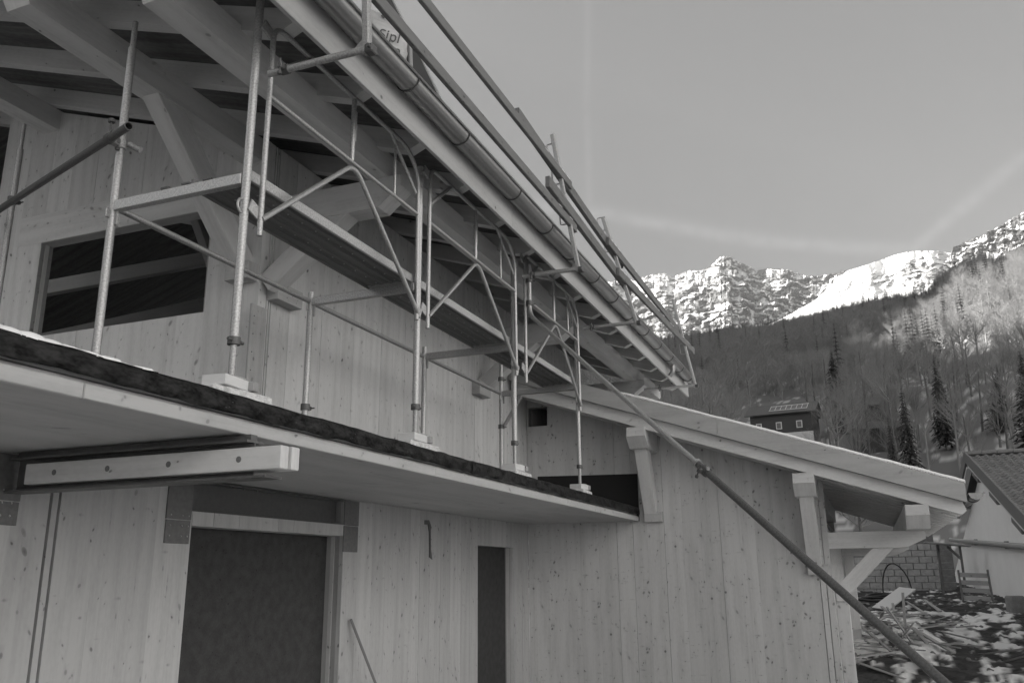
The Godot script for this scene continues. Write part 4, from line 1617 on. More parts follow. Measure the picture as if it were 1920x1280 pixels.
	var rails := [[Vector3(2.2, 5.03, -2.345), Vector3(7.62, 5.05, -2.36), 0.036, 0.085, "grey_board", "long lower guard board running past the paper sack"],
		[Vector3(2.2, 5.51, -2.41), Vector3(7.72, 5.57, -2.43), 0.036, 0.085, "grey_board", "long upper guard board running past the paper sack"],
		[Vector3(6.78, 5.19, -2.35), Vector3(9.75, 5.06, -2.36), 0.045, 0.11, "grey_board", "middle lower guard board with a square cut end"],
		[Vector3(6.29, 5.64, -2.45), Vector3(9.85, 5.45, -2.47), 0.045, 0.11, "grey_board", "middle upper guard board with a square cut end"],
		[Vector3(9.05, 5.07, -2.315), Vector3(13.75, 5.245, -2.315), 0.036, 0.10, "grey_board", "far lower guard board above the end of the gutter"],
		[Vector3(9.05, 5.46, -2.42), Vector3(13.45, 5.44, -2.415), 0.036, 0.10, "grey_board", "far upper guard board above the end of the gutter"]]
	for r in rails:
		g = geo()
		g.beam(r[0], r[1], r[2], r[3], 0.004)
		var gb := thing("guard_board", r[5], "guard board", (r[0] + r[1]) * 0.5, "guard boards along the eave")
		part(gb, "board", g, M[r[4]])
		g = Geo.new()
		var xx: float = r[0].x
		while xx < r[1].x:
			var f: float = (xx - r[0].x) / (r[1].x - r[0].x)
			if rng.randf() < 0.5 and xx > 7.0:
				lump(g, r[0].lerp(r[1], f) + Y * r[3] * 0.5, Vector3(0.10, 0.018, 0.015))
			xx += 0.16
		if g.v.size() > 0: part(gb, "snow_crust", g, M["snow"])

	# --- paper sack and dark sheet standing on the eave
	build_sack()
	g = geo()
	g.prism(PackedVector2Array([Vector2(-2.64, 5.11), Vector2(-3.02, 5.98), Vector2(-3.245, 6.47), Vector2(-3.33, 6.49), Vector2(-3.21, 5.30)]), Vector3(5.4, 0, 0), Z, Y, X * 0.02, 1)
	var ds := thing("dark_sheet", "tall dark roofing sheet standing on the eave behind the paper sack", "roofing sheet", Vector3(5.4, 5.15, -2.9))
	part(ds, "sheet", g, M["dark_sheet"])
	g = geo()
	g.beam(Vector3(5.41, 5.11, -2.635), Vector3(5.41, 5.98, -3.015), 0.028, 0.012, 0.002, Z)
	g.beam(Vector3(5.41, 5.98, -3.015), Vector3(5.41, 6.47, -3.24), 0.028, 0.012, 0.002, Z)
	part(ds, "edge_trim", g, M["galvanised_dull"])
	# snow heaped on the slab at the open end
	g = Geo.new()
	for k in 34:
		var x := 1.0 + 0.058 * k
		lump(g, Vector3(x, SLAB_TOP + 0.004, -2.90 + rng.randf_range(-0.02, 0.01)), Vector3(0.11, 0.018 + 0.020 * sin(PI * k / 33.0) * (0.8 + 0.4 * rng.randf()), 0.07))
	single("snow_heap", g, M["snow"], Vector3(2.0, SLAB_TOP + 0.004, -2.9), "low ridge of snow lying on the slab edge by the window opening", "snow heap")
	# lath leaning on the wall
	g = geo()
	g.beam(Vector3(7.06, 1.39, WALL + 0.025), Vector3(7.42, 0.02, WALL + 0.50), 0.036, 0.022, 0.002)
	single("leaning_lath", g, M["weathered_dark"], Vector3(7.42, 0.0, WALL + 0.50), "thin wooden lath leaning against the wall beside the wide door opening", "lath")

func guard_frame(x: float, label: String, shrink: float) -> void:
	var z := -2.92
	var gf := thing("guard_railing", label, "guard rail", Vector3(x + 1.0, 3.56, z), "scaffold guard rail frames")
	var P := func(u: float, y: float) -> Vector3: return Vector3(x + u + (shrink if u > 1.0 else 0.0), y, z)
	var g := geo()
	g.tube(fillet([P.call(0.09, 3.56), P.call(0.09, 4.89), P.call(1.70, 4.89), P.call(1.895, 4.75), P.call(1.915, 3.58)], 0.11, 6), 0.0165, 10)
	part(gf, "outer_tube", g, M["galvanised"])
	g = geo()
	g.tube([P.call(0.09, 4.42), P.call(1.90, 4.41)], 0.0135, 8)
	part(gf, "middle_rail", g, M["galvanised"])
	g = geo()
	g.tube(fillet([P.call(0.09, 3.655) + Vector3(0, 0, 0.008), P.call(0.98, 4.40) + Vector3(0, 0, 0.012), P.call(1.92, 3.63) + Vector3(0, 0, 0.008)], 0.12, 6), 0.0165, 10)
	part(gf, "peaked_strut", g, M["galvanised"])
	for q in [[0.967, 4.89, 0.967, 4.42, 0.0165], [1.535, 4.82, 1.54, 4.42, 0.010], [1.447, 4.89, 1.86, 4.57, 0.013], [0.10, 4.58, 0.475, 4.89, 0.0165]]:
		g = geo()
		g.tube([P.call(q[0], q[1]), P.call(q[2], q[3])], q[4], 8)
		part(gf, "strut", g, M["galvanised"])
	for q in [[0.045, 4.83], [1.955, 4.72], [0.045, 3.70], [1.955, 3.66]]:
		g = geo()
		g.box(P.call(q[0], q[1]) + Vector3(0, 0, -0.01), Vector3(0.085, 0.075, 0.012), Basis(Vector3.BACK, -0.35), 0.002)
		part(gf, "lug_plate", g, M["galvanised"])
	g = geo()
	g.beam(P.call(0.99, 4.80) + Vector3(0, 0, 0.0), P.call(0.99, 4.58), 0.03, 0.012, 0.002, Vector3.BACK)
	part(gf, "name_plate", g, M["galvanised_dull"])

func build_sack() -> void:
	var at := Vector3(4.43, roof_y(-2.68) + 0.255, -2.68)
	var s := thing("paper_sack", "upright pale paper sack with dark print standing on the eave", "sack", at)
	# face towards the yard, turned a little to the balcony end
	var b := Basis(Vector3.UP, -0.55)
	var g := geo()
	var W := 0.30
	var D := 0.13
	var H := 0.30
	var rowsn := 12
	var ring := 24
	var nz := noise(3.0, 5, 2)
	for r in rowsn + 1:
		var f := float(r) / rowsn
		for k in ring + 1:
			var an := TAU * k / ring
			var cx := signf(cos(an)) * pow(absf(cos(an)), 0.35) * W * 0.5
			var cz := signf(sin(an)) * pow(absf(sin(an)), 0.45) * D * 0.5
			var bulge := 1.0 + 0.06 * sin(f * PI)
			if f > 0.86: cz *= lerpf(1.0, 0.35, (f - 0.86) / 0.14)
			var wr := nz.get_noise_2d(an * 0.7, f * 3.0) * 0.012
			var p := Vector3(cx * bulge, f * H, cz * bulge) + Vector3(cos(an), 0, sin(an)) * wr
			g.vert(at + b * p, b * Vector3(cos(an), 0.0, sin(an)), Vector2(an * 0.1, f * H))
	for r in rowsn:
		for k in ring:
			var q := r * (ring + 1) + k
			g.tri(q, q + ring + 1, q + ring + 2); g.tri(q, q + ring + 2, q + 1)
	part(s, "sack_body", g, M["paper"])
	g = geo()
	g.box(at + b * Vector3(0, H + 0.02, 0), Vector3(W * 1.06, 0.085, 0.045), b * Basis(Vector3.RIGHT, -0.25), 0.006)
	part(s, "folded_top", g, M["paper"])
	g = geo()
	g.box(at + b * Vector3(W * 0.56, H * 0.45, 0.02), Vector3(0.03, H * 0.9, 0.10), b * Basis(Vector3.BACK, 0.06), 0.008)
	part(s, "plastic_cover", g, M["plastic_film"])
	for q in [["Sipl", 0.165, 0.0], ["ap", 0.07, 0.03]]:
		var tm := TextMesh.new()
		tm.text = q[0]
		var fo := SystemFont.new()
		fo.font_names = PackedStringArray(["Droid Sans"])
		fo.font_italic = true
		tm.font = fo
		tm.font_size = 64
		tm.pixel_size = 0.0016
		tm.depth = 0.003
		var o := MeshInstance3D.new()
		o.mesh = tm
		o.material_override = M["ink"]
		o.name = "print"
		s.add_child(o, true)
		var sh := Basis(Vector3(1, 0.10, 0), Vector3(0.22, 1, 0), Vector3(0, 0, 1))
		o.transform = Transform3D(b * sh, b * Vector3(q[2], q[1], D * 0.5 * 1.06 + 0.008))
	for k in 2:
		g = geo()
		g.box(at + b * Vector3(-0.03 + 0.055 * k, H + 0.03, 0.034), Vector3(0.026, 0.026, 0.002), b * Basis(Vector3.BACK, PI / 4.0))
		part(s, "printed_mark", g, M["ink"])

# ---------------------------------------------------------------- neighbouring house and yard
func build_neighbour() -> void:
	var X := Vector3.RIGHT
	var Y := Vector3.UP
	var Z := Vector3.BACK
	var h := thing("neighbour_house", "white rendered house with grey tiled roof across the yard", "house", Vector3(25.0, 0.9, 3.0))
	var g := geo()
	var near := Vector2(13.0, 1.35)
	var apex := Vector2(29.4, 5.05)
	# gable wall with its thickness
	g.prism(PackedVector2Array([Vector2(14.0, 0.2), Vector2(44.0, 0.4), Vector2(44.0, 1.6), Vector2(29.4, 4.72), Vector2(20.0, 2.55), Vector2(14.0, 1.15)]), Vector3(0, 0, 3.35), X, Y, Z * 9.0, 1)
	part(h, "wall", g, M["plaster"])
	# roof slopes
	var run := Vector3(-9.0, -2.42, 0.0)
	var dn := run.normalized()
	var up := Vector3(-dn.y, dn.x, 0.0)
	if up.y < 0.0: up = -up
	var ridge := Vector3(29.4, 5.13, 2.98)
	g = geo()
	g.box(ridge + dn * 5.2 - up * 0.06 + Z * 4.7, Vector3(10.4, 0.10, 9.2), Basis(dn, up, dn.cross(up)), 0.0)
	g.box(ridge + Vector3(3.0, -0.55, 4.7), Vector3(6.1, 0.10, 9.2), Basis(Z, -0.20), 0.0)
	part(h, "roof", g, M["roof_tile"])
	# barge boards and white soffit strips
	g = geo()
	g.beam(ridge - up * 0.02, ridge + dn * 10.4 - up * 0.02, 0.05, 0.34, 0.01)
	part(h, "barge_board", g, M["trim_grey"])
	g = geo()
	g.beam(ridge + Vector3(-0.1, -0.02, 0.0), ridge + Vector3(6.0, -1.25, 0.0), 0.05, 0.34, 0.01)
	part(h, "barge_board", g, M["trim_grey"])
	g = geo()
	g.beam(ridge - up * 0.235 + dn * 0.3 + Z * 0.08, ridge + dn * 10.3 - up * 0.235 + Z * 0.08, 0.16, 0.07, 0.01)
	part(h, "soffit_strip", g, M["trim_white"])
	g = geo()
	g.beam(ridge + Vector3(0.1, -0.34, 0.08), ridge + Vector3(5.8, -1.5, 0.08), 0.16, 0.07, 0.01)
	part(h, "soffit_strip", g, M["trim_white"])
	for k in 3:
		g = geo()
		g.beam(ridge + dn * (0.8 + 3.2 * k) - up * 0.40 + Z * 0.12, ridge + dn * (2.0 + 3.2 * k) - up * 0.40 + Z * 0.12, 0.16, 0.12, 0.01)
		part(h, "purlin_end", g, M["trim_grey"])
	# ridge caps
	for k in 12:
		g = geo()
		g.beam(ridge + Vector3(0, 0.07, 0.42 * k), ridge + Vector3(0, 0.085, 0.42 * k + 0.44), 0.26, 0.12, 0.04)
		part(h, "ridge_cap", g, M["roof_tile"])
	# single tiles on the slope towards the house
	var prof := PackedVector2Array()
	for k in 9:
		var f := k / 8.0
		prof.append(Vector2(f * 0.235, 0.028 * sin(f * TAU)))
	var tg := Geo.new()
	tg.sweep(prof, Vector3.ZERO, Vector3(0, 0, 1), Vector3.UP, Vector3(1, 0, 0) * 0.40)
	var pr2 := prof.duplicate()
	for k in 9: pr2.append(prof[8 - k] - Vector2(0, 0.025))
	tg.prism(pr2, Vector3(0.398, 0, 0), Vector3(0, 0, 1), Vector3.UP, Vector3(0.004, 0, 0), 1)
	var tm := tg.mesh()
	var bs := Basis(dn, up, dn.cross(up))
	if bs.z.z < 0.0: bs.z = -bs.z
	for r in 27:
		for c in 11:
			var z := 0.03 + 0.225 * c
			var s := 0.16 + 0.335 * r
			if z > 1.5 + 0.12 * r * 0.5 and r < 6: continue
			var o := MeshInstance3D.new()
			o.mesh = tm
			o.material_override = M["roof_tile"] if rng.randf() < 0.6 else M["roof_tile_1"]
			o.name = "tile"
			h.add_child(o, true)
			var tilt := Basis(dn.cross(up).normalized(), 0.085)
			o.transform = Transform3D(tilt * bs, ridge + dn * s + up * 0.02 + Z * z - h.position)
	# pipe across the wall
	g = geo()
	g.tube(fillet([Vector3(42.0, 3.10, 3.24), Vector3(41.6, 3.06, 3.24), Vector3(14.0, 1.92, 3.24)], 0.3), 0.075, 10)
	part(h, "drain_pipe", g, M["galvanised_dull"])
	for x in [20.0, 26.0, 33.0]:
		g = geo()
		g.box(Vector3(x, 1.92 + (x - 14.0) * 0.0413, 3.30), Vector3(0.05, 0.19, 0.12), Basis.IDENTITY, 0.01)
		part(h, "pipe_clip", g, M["trim_grey"])

	# wall of hollow blocks beyond the porch
	var w := thing("block_wall", "unrendered wall of pale concrete blocks with shade coloured into its return", "wall", Vector3(34.0, 1.1, 1.2))
	g = geo()
	g.box(Vector3(34.25, 1.95, 0.6), Vector3(0.16, 2.2, 3.0))
	part(w, "mortar_core", g, M["block_dark"])
	for r in 8:
		for c in 9:
			var z := -0.75 + 0.42 * c + (0.21 if r % 2 == 1 else 0.0)
			var y := 1.0 + 0.215 * r
			if y > 2.75 - maxf(0.0, (0.9 - z) * 0.45): continue
			var zz := minf(z + 0.41, 2.14)
			if zz - z < 0.05: continue
			g = geo()
			g.box(Vector3(34.08, y + 0.1, (z + zz) * 0.5), Vector3(0.2, 0.203, zz - z - 0.008), Basis.IDENTITY, 0.008)
			part(w, "concrete_block", g, M["block"])
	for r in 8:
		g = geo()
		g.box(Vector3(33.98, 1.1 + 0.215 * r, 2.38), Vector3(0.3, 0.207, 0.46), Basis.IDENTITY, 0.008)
		part(w, "shaded_return_block", g, M["block_dark"])  # return of the block wall, its shade set as a darker block colour

func build_yard() -> void:
	var X := Vector3.RIGHT
	var Y := Vector3.UP
	var Z := Vector3.BACK
	# loose battens on the snow, each laid between two photo pixels
	var laid := [[1690, 1172, 1790, 1232, 0.07, "long pale batten sloping out of the heap"], [1700, 1132, 1762, 1172, 0.06, "pale batten lying above the white board"],
		[1735, 1135, 1765, 1155, 0.08, "short dark batten at the edge of the heap"], [1612, 1185, 1680, 1240, 0.05, "thin lath at the foot of the heap"],
		[1625, 1162, 1690, 1170, 0.05, "thin lath across the middle of the heap"], [1668, 1170, 1678, 1210, 0.05, "upright lath sticking out of the heap"],
		[1600, 1133, 1660, 1125, 0.05, "grey lath along the back of the heap"], [1655, 1150, 1700, 1185, 0.06, "weathered lath under the white board"],
		[1715, 1190, 1740, 1215, 0.07, "short snowy board end at the heap"], [1640, 1180, 1660, 1165, 0.05, "crossed lath near the wall corner"],
		[1660, 1192, 1715, 1177, 0.05, "crossed lath below the white board"], [1690, 1205, 1730, 1192, 0.06, "broken board on the near side of the heap"]]
	for q in laid:
		var a := yard_at(q[0], q[1])
		var b := yard_at(q[2], q[3])
		if a.distance_to(b) > 4.5: b = a + (b - a).normalized() * 4.5
		var g := geo()
		var lift := rng.randf_range(0.05, 0.16)
		g.beam(a + Y * lift, b + Y * (lift * 0.5 + 0.03), q[4], 0.03, 0.003)
		single("batten", g, M["weathered"] if rng.randf() < 0.6 else M["plank_1"], a, q[5], "batten", "timber scraps in the heap")
	var wa := yard_at(1680, 1140) + Y * 0.22
	var g := geo()
	g.box(wa, Vector3(1.5, 0.025, 0.42), Basis(Y, -0.5) * Basis(Z, 0.30) * Basis(X, 0.12), 0.004)
	single("white_board", g, M["trim_white"], wa, "white board lying tilted on top of the timber heap", "board")
	# broken wood and clods scattered over the heap, more than one could count
	var sg := Geo.new()
	var cg := Geo.new()
	for k in 75:
		var p := Vector3(rng.randfn(17.8, 1.9), 0.0, rng.randfn(0.15, 0.75))
		if p.z < -0.35 or p.x < 14.0: continue
		p.y = yard_bumps(p.x, p.z) + rng.randf_range(0.02, 0.12)
		var dv := Vector3(rng.randf_range(-1, 1), rng.randf_range(-0.15, 0.25), rng.randf_range(-1, 1)).normalized() * rng.randf_range(0.2, 0.8)
		sg.beam(p - dv, p + dv, rng.randf_range(0.02, 0.07), rng.randf_range(0.012, 0.03), 0.0)
	for k in 420:
		var p := Vector3(rng.randf_range(13.5, 32.0), 0.0, rng.randf_range(-0.6, 5.0))
		p.y = yard_bumps(p.x, p.z) - 0.01
		var s := rng.randf_range(0.02, 0.09)
		cg.box(p, Vector3(s * 1.5, s, s * 1.2), Basis(Vector3(rng.randf(), rng.randf(), rng.randf()).normalized(), rng.randf() * 3.0), s * 0.3)
	var so := single("broken_wood", sg, M["weathered"], Vector3(17.8, 0.6, 0.2), "scattered broken laths and chips over the timber heap", "debris")
	so.set_meta("kind", "stuff")
	var co := single("clods", cg, M["weathered_dark"], Vector3(20.0, 0.7, 2.0), "loose clods and stones over the dark yard soil", "clods")
	co.set_meta("kind", "stuff")
	# coils of black hose
	var ho := yard_at(1640, 1128)
	for k in 3:
		g = geo()
		var pts := []
		for s in 30:
			var an := TAU * s / 24.0 + k
			pts.append(ho + Vector3(cos(an) * (1.5 - 0.3 * k), 0.06 + 0.05 * k + 0.03 * sin(an * 2.0 + k), sin(an) * 0.5 + 0.15 * k))
		g.tube(pts, 0.035, 6)
		single("hose_coil", g, M["rubber"], ho, ["wide coil of black hose lying behind the timber heap", "middle coil of black hose lying behind the timber heap", "small coil of black hose lying behind the timber heap"][k], "hose")
	g = geo()
	var hb := yard_at(1690, 1112)
	var arc := []
	for s in 15:
		var an := PI * s / 14.0
		arc.append(hb + Vector3(0.1 * sin(an * 2.0), 0.95 * sin(an) * (1.0 + 0.15 * cos(an)), -0.55 + 0.5 * (1.0 - cos(an)) * 0.9))
	g.tube(arc, 0.022, 6)
	single("hose_loop", g, M["rubber"], hb, "loop of black pipe standing up in front of the block wall", "hose")
	var ta := yard_at(1668, 1104)
	g = geo()
	g.tube([ta + Vector3(0, 0.55, -0.5), ta + Vector3(0, 0.55, 0.25)], 0.55, 24)
	var tk := thing("cable_drum", "grey drum lying on its side by the block wall", "drum", ta)
	part(tk, "barrel", g, M["tank"])
	for zz in [-0.52, 0.27]:
		g = geo()
		g.tube([ta + Vector3(0, 0.55, zz - 0.03), ta + Vector3(0, 0.55, zz + 0.03)], 0.66, 26)
		part(tk, "rim", g, M["weathered_dark"])
	# rough trestle against the white house
	var tr := yard_at(1796, 1114)
	var t := thing("trestle", "rough wooden stand with sagging top against the white house", "stand", tr)
	for q in [[Vector3(0, 0, 0.25), Vector3(0, 1.5, 0.25)], [Vector3(0.4, 0, -0.35), Vector3(0.3, 1.55, -0.35)], [Vector3(0, 1.05, 0.25), Vector3(0.1, 1.45, -0.10)]]:
		g = geo()
		g.beam(tr + q[0], tr + q[1], 0.07, 0.07, 0.01, Z)
		part(t, "leg", g, M["weathered_dark"])
	g = geo()
	g.beam(tr + Vector3(0, 1.58, -0.75), tr + Vector3(0.05, 1.44, 0.55), 0.5, 0.05, 0.01)
	part(t, "top", g, M["weathered"])
	# slatted frame leaning beside it
	var cr := yard_at(1840, 1128)
	t = thing("slatted_rack", "pale slatted frame leaning beside the rough stand", "frame", cr)
	for k in 4:
		g = geo()
		g.beam(cr + Vector3(0.25 + 0.05 * k, 0.08 + 0.20 * k, -0.38), cr + Vector3(0.25 + 0.05 * k, 0.05 + 0.20 * k, 0.28), 0.05, 0.12, 0.006)
		part(t, "slat", g, M["plank_1"])
	for zz in [-0.40, 0.31]:
		g = geo()
		g.beam(cr + Vector3(0.22, 0.0, zz), cr + Vector3(0.44, 0.80, zz), 0.05, 0.08, 0.006)
		part(t, "side_post", g, M["weathered_dark"])
	# post at the right
	var po := yard_at(1908, 1150)
	g = geo()
	g.box(po + Y * 0.16, Vector3(0.3, 0.42, 0.32), Basis(Y, 0.3), 0.03)
	single("kerb_stone", g, M["block_dark"], po, "grey stone post standing in the soil before the white house", "stone post")

# ---------------------------------------------------------------- far buildings and trees
func hill_point(px: float, py: float) -> Vector3:
	var d := ray(px, py)
	var s := 50.0
	while s < 1050.0:
		var p := EYE + d * s
		if p.y < hill(az_of(p), Vector2(p.x, p.z).length()): return p
		s += 1.0
	return EYE + d * 1000.0

func chalet(called: String, label: String, at: Vector3, w: float, dp: float, hh: float, turn: float, panel: bool) -> void:
	var t := thing(called, label, "chalet", at)
	var b := Basis(Vector3.UP, turn)
	var g := geo()
	g.box(at + b * Vector3(0, hh * 0.5 - 1.0, 0), Vector3(w, hh + 2.0, dp), b)
	part(t, "wall", g, M["chalet_wood"])
	if panel:
		g = geo()
		g.box(at + b * Vector3(0, -0.2, dp * 0.5 + 0.05), Vector3(w * 1.02, 2.2, 0.2), b, 0.02)
		part(t, "plinth", g, M["trim_white"])
	for s in [-1.0, 1.0]:
		g = geo()
		var e := Vector3(0, hh + dp * 0.16, s * dp * 0.30)
		g.box(at + b * e, Vector3(w * 1.16, 0.22, dp * 0.68), b * Basis(Vector3.RIGHT, s * 0.5), 0.03)
		var rf := part(t, "roof", g, M["chalet_roof"])
		if panel and s > 0.0:
			for k in 7:
				g = geo()
				g.box(at + b * (e + Vector3(-1.5 + 1.0 * k, 0.16, 0.1)), Vector3(0.92, 0.06, dp * 0.28), b * Basis(Vector3.RIGHT, s * 0.5), 0.01)
				part(rf, "solar_panel", g, M["trim_grey"])
			for yy in [-0.16, 0.16]:
				g = geo()
				g.box(at + b * (e + Vector3(1.5, 0.17 - yy * dp * 0.5, 0.1 + yy * dp)), Vector3(7.2, 0.07, 0.16), b * Basis(Vector3.RIGHT, s * 0.5), 0.01)
				part(rf, "panel_rail", g, M["trim_white"])
			for k in 8:
				g = geo()
				g.box(at + b * (e + Vector3(-2.0 + 1.0 * k, 0.18, 0.1)), Vector3(0.09, 0.07, dp * 0.30), b * Basis(Vector3.RIGHT, s * 0.5), 0.01)
				part(rf, "panel_bar", g, M["trim_white"])
	for k in (3 if panel else 0):
		g = geo()
		g.box(at + b * Vector3(-w * 0.36 + w * 0.33 * k, hh * 0.52, dp * 0.5 + 0.03), Vector3(1.1, 1.4, 0.12), b, 0.02)
		var wi := part(t, "window", g, M["trim_white"])
		g = geo()
		g.box(at + b * Vector3(-w * 0.36 + w * 0.33 * k, hh * 0.52, dp * 0.5 + 0.10), Vector3(0.75, 1.05, 0.04), b, 0.01)
		part(wi, "pane", g, M["trim_grey"])
	g = geo()
	g.box(at + b * Vector3(-w * 0.42, hh + dp * 0.36, 0), Vector3(0.6, 1.3, 0.6), b, 0.05)
	part(t, "chimney", g, M["trim_grey"])

func build_far_buildings() -> void:
	var a := hill_point(1475, 826)
	chalet("chalet", "dark wooden chalet with a row of solar panels on the wooded slope", a, 11.5, 8.0, 4.6, -PI / 2.0 - 0.12, true)
	var b := hill_point(1612, 800)
	chalet("chalet", "far dark barn half hidden behind bare branches", b, 9.0, 7.0, 3.6, -PI / 2.0 + 0.5, false)
	var c := hill_point(1655, 832)
	chalet("chalet", "low dark shed below the far barn", c, 6.0, 5.0, 2.2, -PI / 2.0 + 0.2, false)

func limb(g: Geo, r: RandomNumberGenerator, p: Vector3, d: Vector3, ln: float, rad: float, depth: int, spread: float, kids: int, lift: float) -> void:
	var segs := 2 if depth < 3 else 3
	var q := p
	var dd := d
	var rr := rad
	for s in segs:
		dd = (dd + Vector3(r.randf_range(-1, 1), r.randf_range(-0.5, 1) * lift, r.randf_range(-1, 1)) * 0.16).normalized()
		var e := q + dd * ln / segs
		var re := maxf(rr * 0.80, 0.006)
		g.taper(q, e, rr, re, 3 if depth < 3 else 5, false)
		if depth > 0:
			for k in kids:
				if s == 0 and depth >= 3 and k > 0: continue
				var ax := Vector3(r.randf_range(-1, 1), r.randf_range(-0.2, 1) * lift, r.randf_range(-1, 1)).normalized()
				var nd := (dd + ax * spread).normalized()
				limb(g, r, e, nd, ln * r.randf_range(0.55, 0.78), re * 0.62, depth - 1, spread, kids, lift)
		q = e
		rr = re

func bare_tree(sd: int, hgt: float, depth: int, spread: float, kids: int, lift: float, trunk_mat: String, trunk_part := 0.35, limbs := 9, thick := 1.0) -> Node3D:
	var r := RandomNumberGenerator.new()
	r.seed = sd
	var t := Node3D.new()
	var g := Geo.new()
	var tip := Vector3(r.randf_range(-0.3, 0.3), hgt * trunk_part, r.randf_range(-0.3, 0.3))
	g.taper(Vector3(0, -0.6, 0), tip, hgt * 0.016, hgt * 0.011, 7, false)
	g.taper(tip, tip + Vector3(r.randf_range(-0.3, 0.3), hgt * 0.35, r.randf_range(-0.3, 0.3)), hgt * 0.011, hgt * 0.004, 6, false)
	part(t, "trunk", g, M[trunk_mat])
	g = Geo.new()
	for k in limbs:
		var f := r.randf_range(0.25, 1.0)
		var p := tip + Vector3(0, hgt * 0.35 * f * 0.9, 0) if r.randf() < 0.7 else tip * f
		var an := TAU * k / limbs + r.randf()
		var d := Vector3(cos(an), r.randf_range(0.5, 1.6) * lift, sin(an)).normalized()
		limb(g, r, p, d, hgt * r.randf_range(0.13, 0.21), hgt * 0.0055 * thick, depth, spread, kids, lift)
	part(t, "crown", g, M["twig"])
	return t

func conifer(sd: int, hgt: float, wid: float, levels: int, per: int, m: String) -> Node3D:
	var r := RandomNumberGenerator.new()
	r.seed = sd
	var t := Node3D.new()
	var g := Geo.new()
	g.taper(Vector3(0, -0.5, 0), Vector3(0, hgt * 0.97, 0), hgt * 0.014, 0.02, 6, false)
	part(t, "trunk", g, M["bark"])
	g = Geo.new()
	for k in levels:
		var f := float(k) / levels
		var y := hgt * (0.10 + 0.9 * f)
		var rad := wid * pow(1.0 - f, 0.85) * r.randf_range(0.75, 1.12) + 0.06
		for q in per:
			var an := TAU * (q + r.randf()) / per
			var d := Vector3(cos(an), 0, sin(an))
			var s := Vector3(-d.z, 0, d.x)
			var ln := rad * r.randf_range(0.7, 1.15)
			var y0 := y + r.randf_range(-0.15, 0.15)
			var parts := 3
			for z in parts:
				var fa := float(z) / parts
				var fb := (z + 1.25) / parts
				var pa := Vector3(0, y0 - ln * 0.28 * fa * fa + 0.05 * ln, 0) + d * ln * fa
				var pb := Vector3(0, y0 - ln * 0.28 * fb * fb + 0.05 * ln, 0) + d * ln * minf(fb, 1.05)
				var wd := ln * 0.24 * (1.15 - fa) * r.randf_range(0.7, 1.2) + 0.02
				var mid := (pa + pb) * 0.5 - Vector3(0, wd * 0.55, 0)
				g.face(pa, mid + s * wd, pb)
				g.face(pa, pb, mid - s * wd)
	part(t, "crown", g, M[m])
	return t

func set_proto(o: Node3D, called: String, label: String, category: String, group: String) -> Node3D:
	tag(o, label, category, group)
	o.set_meta("base_name", called)
	return o

func forest(called: String, label: String, proto: Node3D, spots: Array, m: String) -> void:
	# one mass of far trees; trunk and crown joined in each copy
	var mesh := ArrayMesh.new()
	for ch in proto.get_children():
		mesh.add_surface_from_arrays(Mesh.PRIMITIVE_TRIANGLES, (ch as MeshInstance3D).mesh.surface_get_arrays(0))
	var mm := MultiMesh.new()
	mm.transform_format = MultiMesh.TRANSFORM_3D
	mm.mesh = mesh
	mm.instance_count = spots.size()
	for k in spots.size():
		mm.set_instance_transform(k, spots[k])
	var o := MultiMeshInstance3D.new()
	o.multimesh = mm
	o.material_override = M[m]
	o.name = numbered(called)
	add_child(o)
	o.set_meta("label", label)
	o.set_meta("category", "forest")
	o.set_meta("kind", "stuff")
	proto.free()

func on_hill(az: float, r: float) -> Vector3:
	var x := cos(az) * r
	var z := sin(az) * r
	var fn := noise(0.012, 31, 4)
	return Vector3(x, hill(az, r) + fn.get_noise_2d(x, z) * minf(6.0, r * 0.012) * smoothstep(60.0, 140.0, r) - 0.2, z)

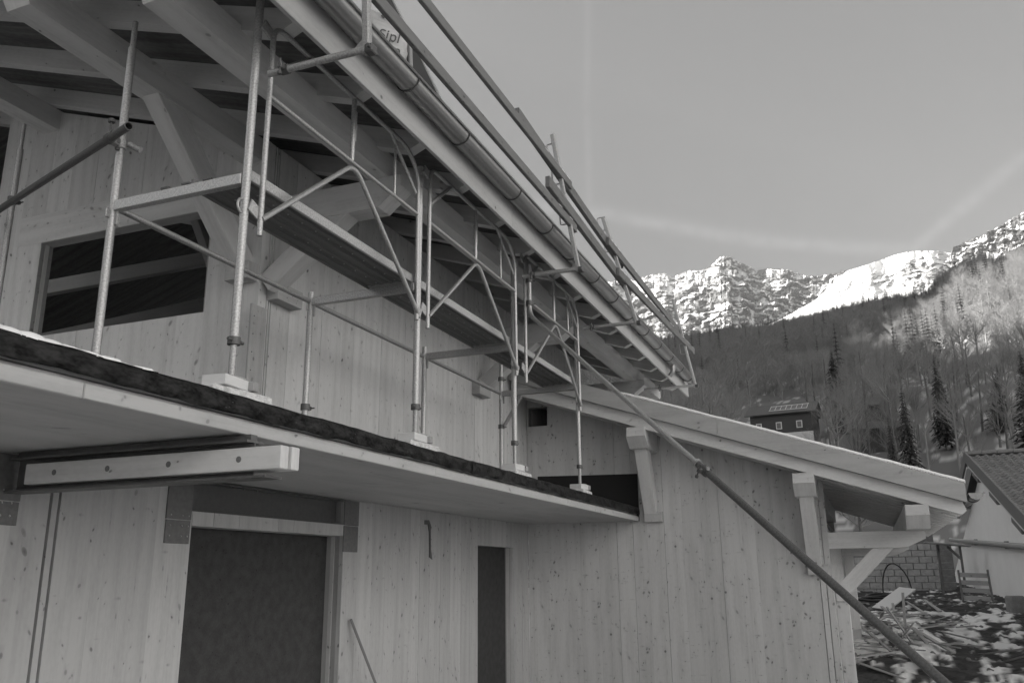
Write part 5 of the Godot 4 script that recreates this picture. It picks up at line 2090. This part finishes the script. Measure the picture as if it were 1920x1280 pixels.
func build_trees() -> void:
	var r := RandomNumberGenerator.new()
	r.seed = 909
	# far woods, tens of thousands of trees
	var lots := [[], [], [], []]
	var wn := noise(0.006, 55, 3)
	for k in 15000:
		var az := r.randf_range(-0.40, 0.24)
		var rr := 235.0 + 800.0 * pow(r.randf(), 0.62)
		var p := on_hill(az, rr)
		var s := wn.get_noise_2d(p.x, p.z) + 0.0004 * (rr - 600.0)
		var kind := 0
		if s > 0.46: kind = 1
		if rr > 900.0 and r.randf() < 0.6: kind = 1
		if kind == 0 and r.randf() < 0.03: kind = 1
		if snow_noise.get_noise_2d(p.x * 0.03 + 60.0, p.z * 0.03) > 0.30: continue
		var sc := r.randf_range(0.7, 1.25) * (1.0 if kind == 0 else 0.95)
		var tf := Transform3D(Basis(Vector3.UP, r.randf() * TAU).scaled(Vector3(1.0, r.randf_range(0.9, 1.15), 1.0) * sc), p)
		lots[kind * 2 + (k % 2)].append(tf)
	forest("bare_forest", "mass of bare grey trees covering the far hillside", bare_tree(5, 13.0, 3, 0.8, 2, 0.7, "twig_far", 0.3, 9, 1.5), lots[0], "twig_far")
	forest("bare_forest", "second mass of bare grey trees among the far hillside woods", bare_tree(6, 11.0, 3, 0.95, 2, 0.55, "twig_far", 0.25, 9, 1.5), lots[1], "twig_far")
	forest("conifer_forest", "mass of dark firs along the upper hillside", conifer(7, 17.0, 2.6, 15, 6, "needles_far"), lots[2], "needles_far")
	forest("conifer_forest", "second mass of dark firs along the upper hillside", conifer(8, 14.0, 2.4, 13, 6, "needles_far"), lots[3], "needles_far")
	# trees one can tell apart on the near slope
	var protos := []
	for k in 4:
		protos.append(set_proto(bare_tree(40 + k, 13.0, 3, 0.6 + 0.08 * k, 2, 1.0, "bark" if k != 1 else "bark_pale"), "bare_tree", ["slim bare tree with grey trunk on the slope above the annex roof", "slim bare tree with pale trunk on the slope above the annex roof", "spreading bare tree with fine twigs on the slope above the annex roof", "bushy bare tree with dense twigs on the slope above the annex roof"][k], "tree", ["slim grey bare trees", "pale trunked bare trees", "spreading bare trees", "bushy bare trees"][k]))
	var n := 0
	var tries := 0
	while n < 170 and tries < 3000:
		tries += 1
		var az := r.randf_range(-0.30, 0.20)
		var rr := r.randf_range(105.0, 240.0)
		var p := on_hill(az, rr)
		# leave the chalet and its meadow open
		var sp := project(p)
		if sp.x > 1390.0 and sp.x < 1560.0 and sp.y > 770.0 and sp.y < 1000.0: continue
		if rr < 130.0 and r.randf() < 0.6: continue
		var pr: Node3D = protos[r.randi() % 4]
		copy(pr, p, r.randf() * TAU, r.randf_range(0.75, 1.35))
		n += 1
	# old fruit tree with heavy branches, standing clear
	var ot := set_proto(bare_tree(77, 9.5, 4, 0.95, 2, 0.5, "bark", 0.22, 9, 2.2), "old_tree", "gnarled bare tree with heavy spreading branches below the barn", "tree", "")
	copy(ot, on_hill(az_of(ray(1600, 860)), 84.0), 0.4, 1.0)
	ot.free()
	# pale birches by the neighbour's roof
	var bp := set_proto(bare_tree(81, 12.0, 3, 0.6, 2, 1.0, "bark_pale", 0.5), "birch", "thin pale birch trunk rising behind the neighbour's roof", "tree", "birches by the neighbour's roof")
	copy(bp, hill_point(1744, 905), 0.0, 0.8)
	copy(bp, hill_point(1728, 900), 2.0, 0.75)
	copy(bp, hill_point(1800, 880), 1.0, 0.9)
	bp.free()
	# firs
	var cp := set_proto(conifer(90, 13.0, 3.0, 34, 11, "needles"), "fir_tree", "", "tree", "dark firs on the slope")
	# each one set by the pixel of its tip, its width in pixels and its distance up the slope
	for q in [[1558, 654, 46.0, 205.0, "lone dark fir standing above the bare wood"], [1689, 724, 62.0, 92.0, "dark fir standing in front of the far barn"], [1750, 662, 46.0, 150.0, "tall slim fir behind the birches"], [1866, 705, 60.0, 150.0, "dark fir above the neighbour's ridge"], [1912, 655, 70.0, 125.0, "dark fir at the edge of the wood above the white house"], [1664, 775, 34.0, 100.0, "small fir below the far barn"]]:
		var d := ray(q[0], q[1])
		var rr: float = q[3]
		var p := on_hill(az_of(d), rr)
		var tall := EYE.y + rr * te_of(d) - p.y
		var f := copy(cp, p, q[0] * 1.0, 1.0, q[4])
		var wide: float = q[2] / 1700.0 * rr / 5.6
		f.scale = Vector3(wide, tall / 13.0, wide)
	cp.free()
	for p in protos: p.free()

func project(p: Vector3) -> Vector2:
	var q := cam.transform.affine_inverse() * p
	return Vector2(960.0 + 1623.0 * q.x / -q.z, 640.0 - 1623.0 * q.y / -q.z)
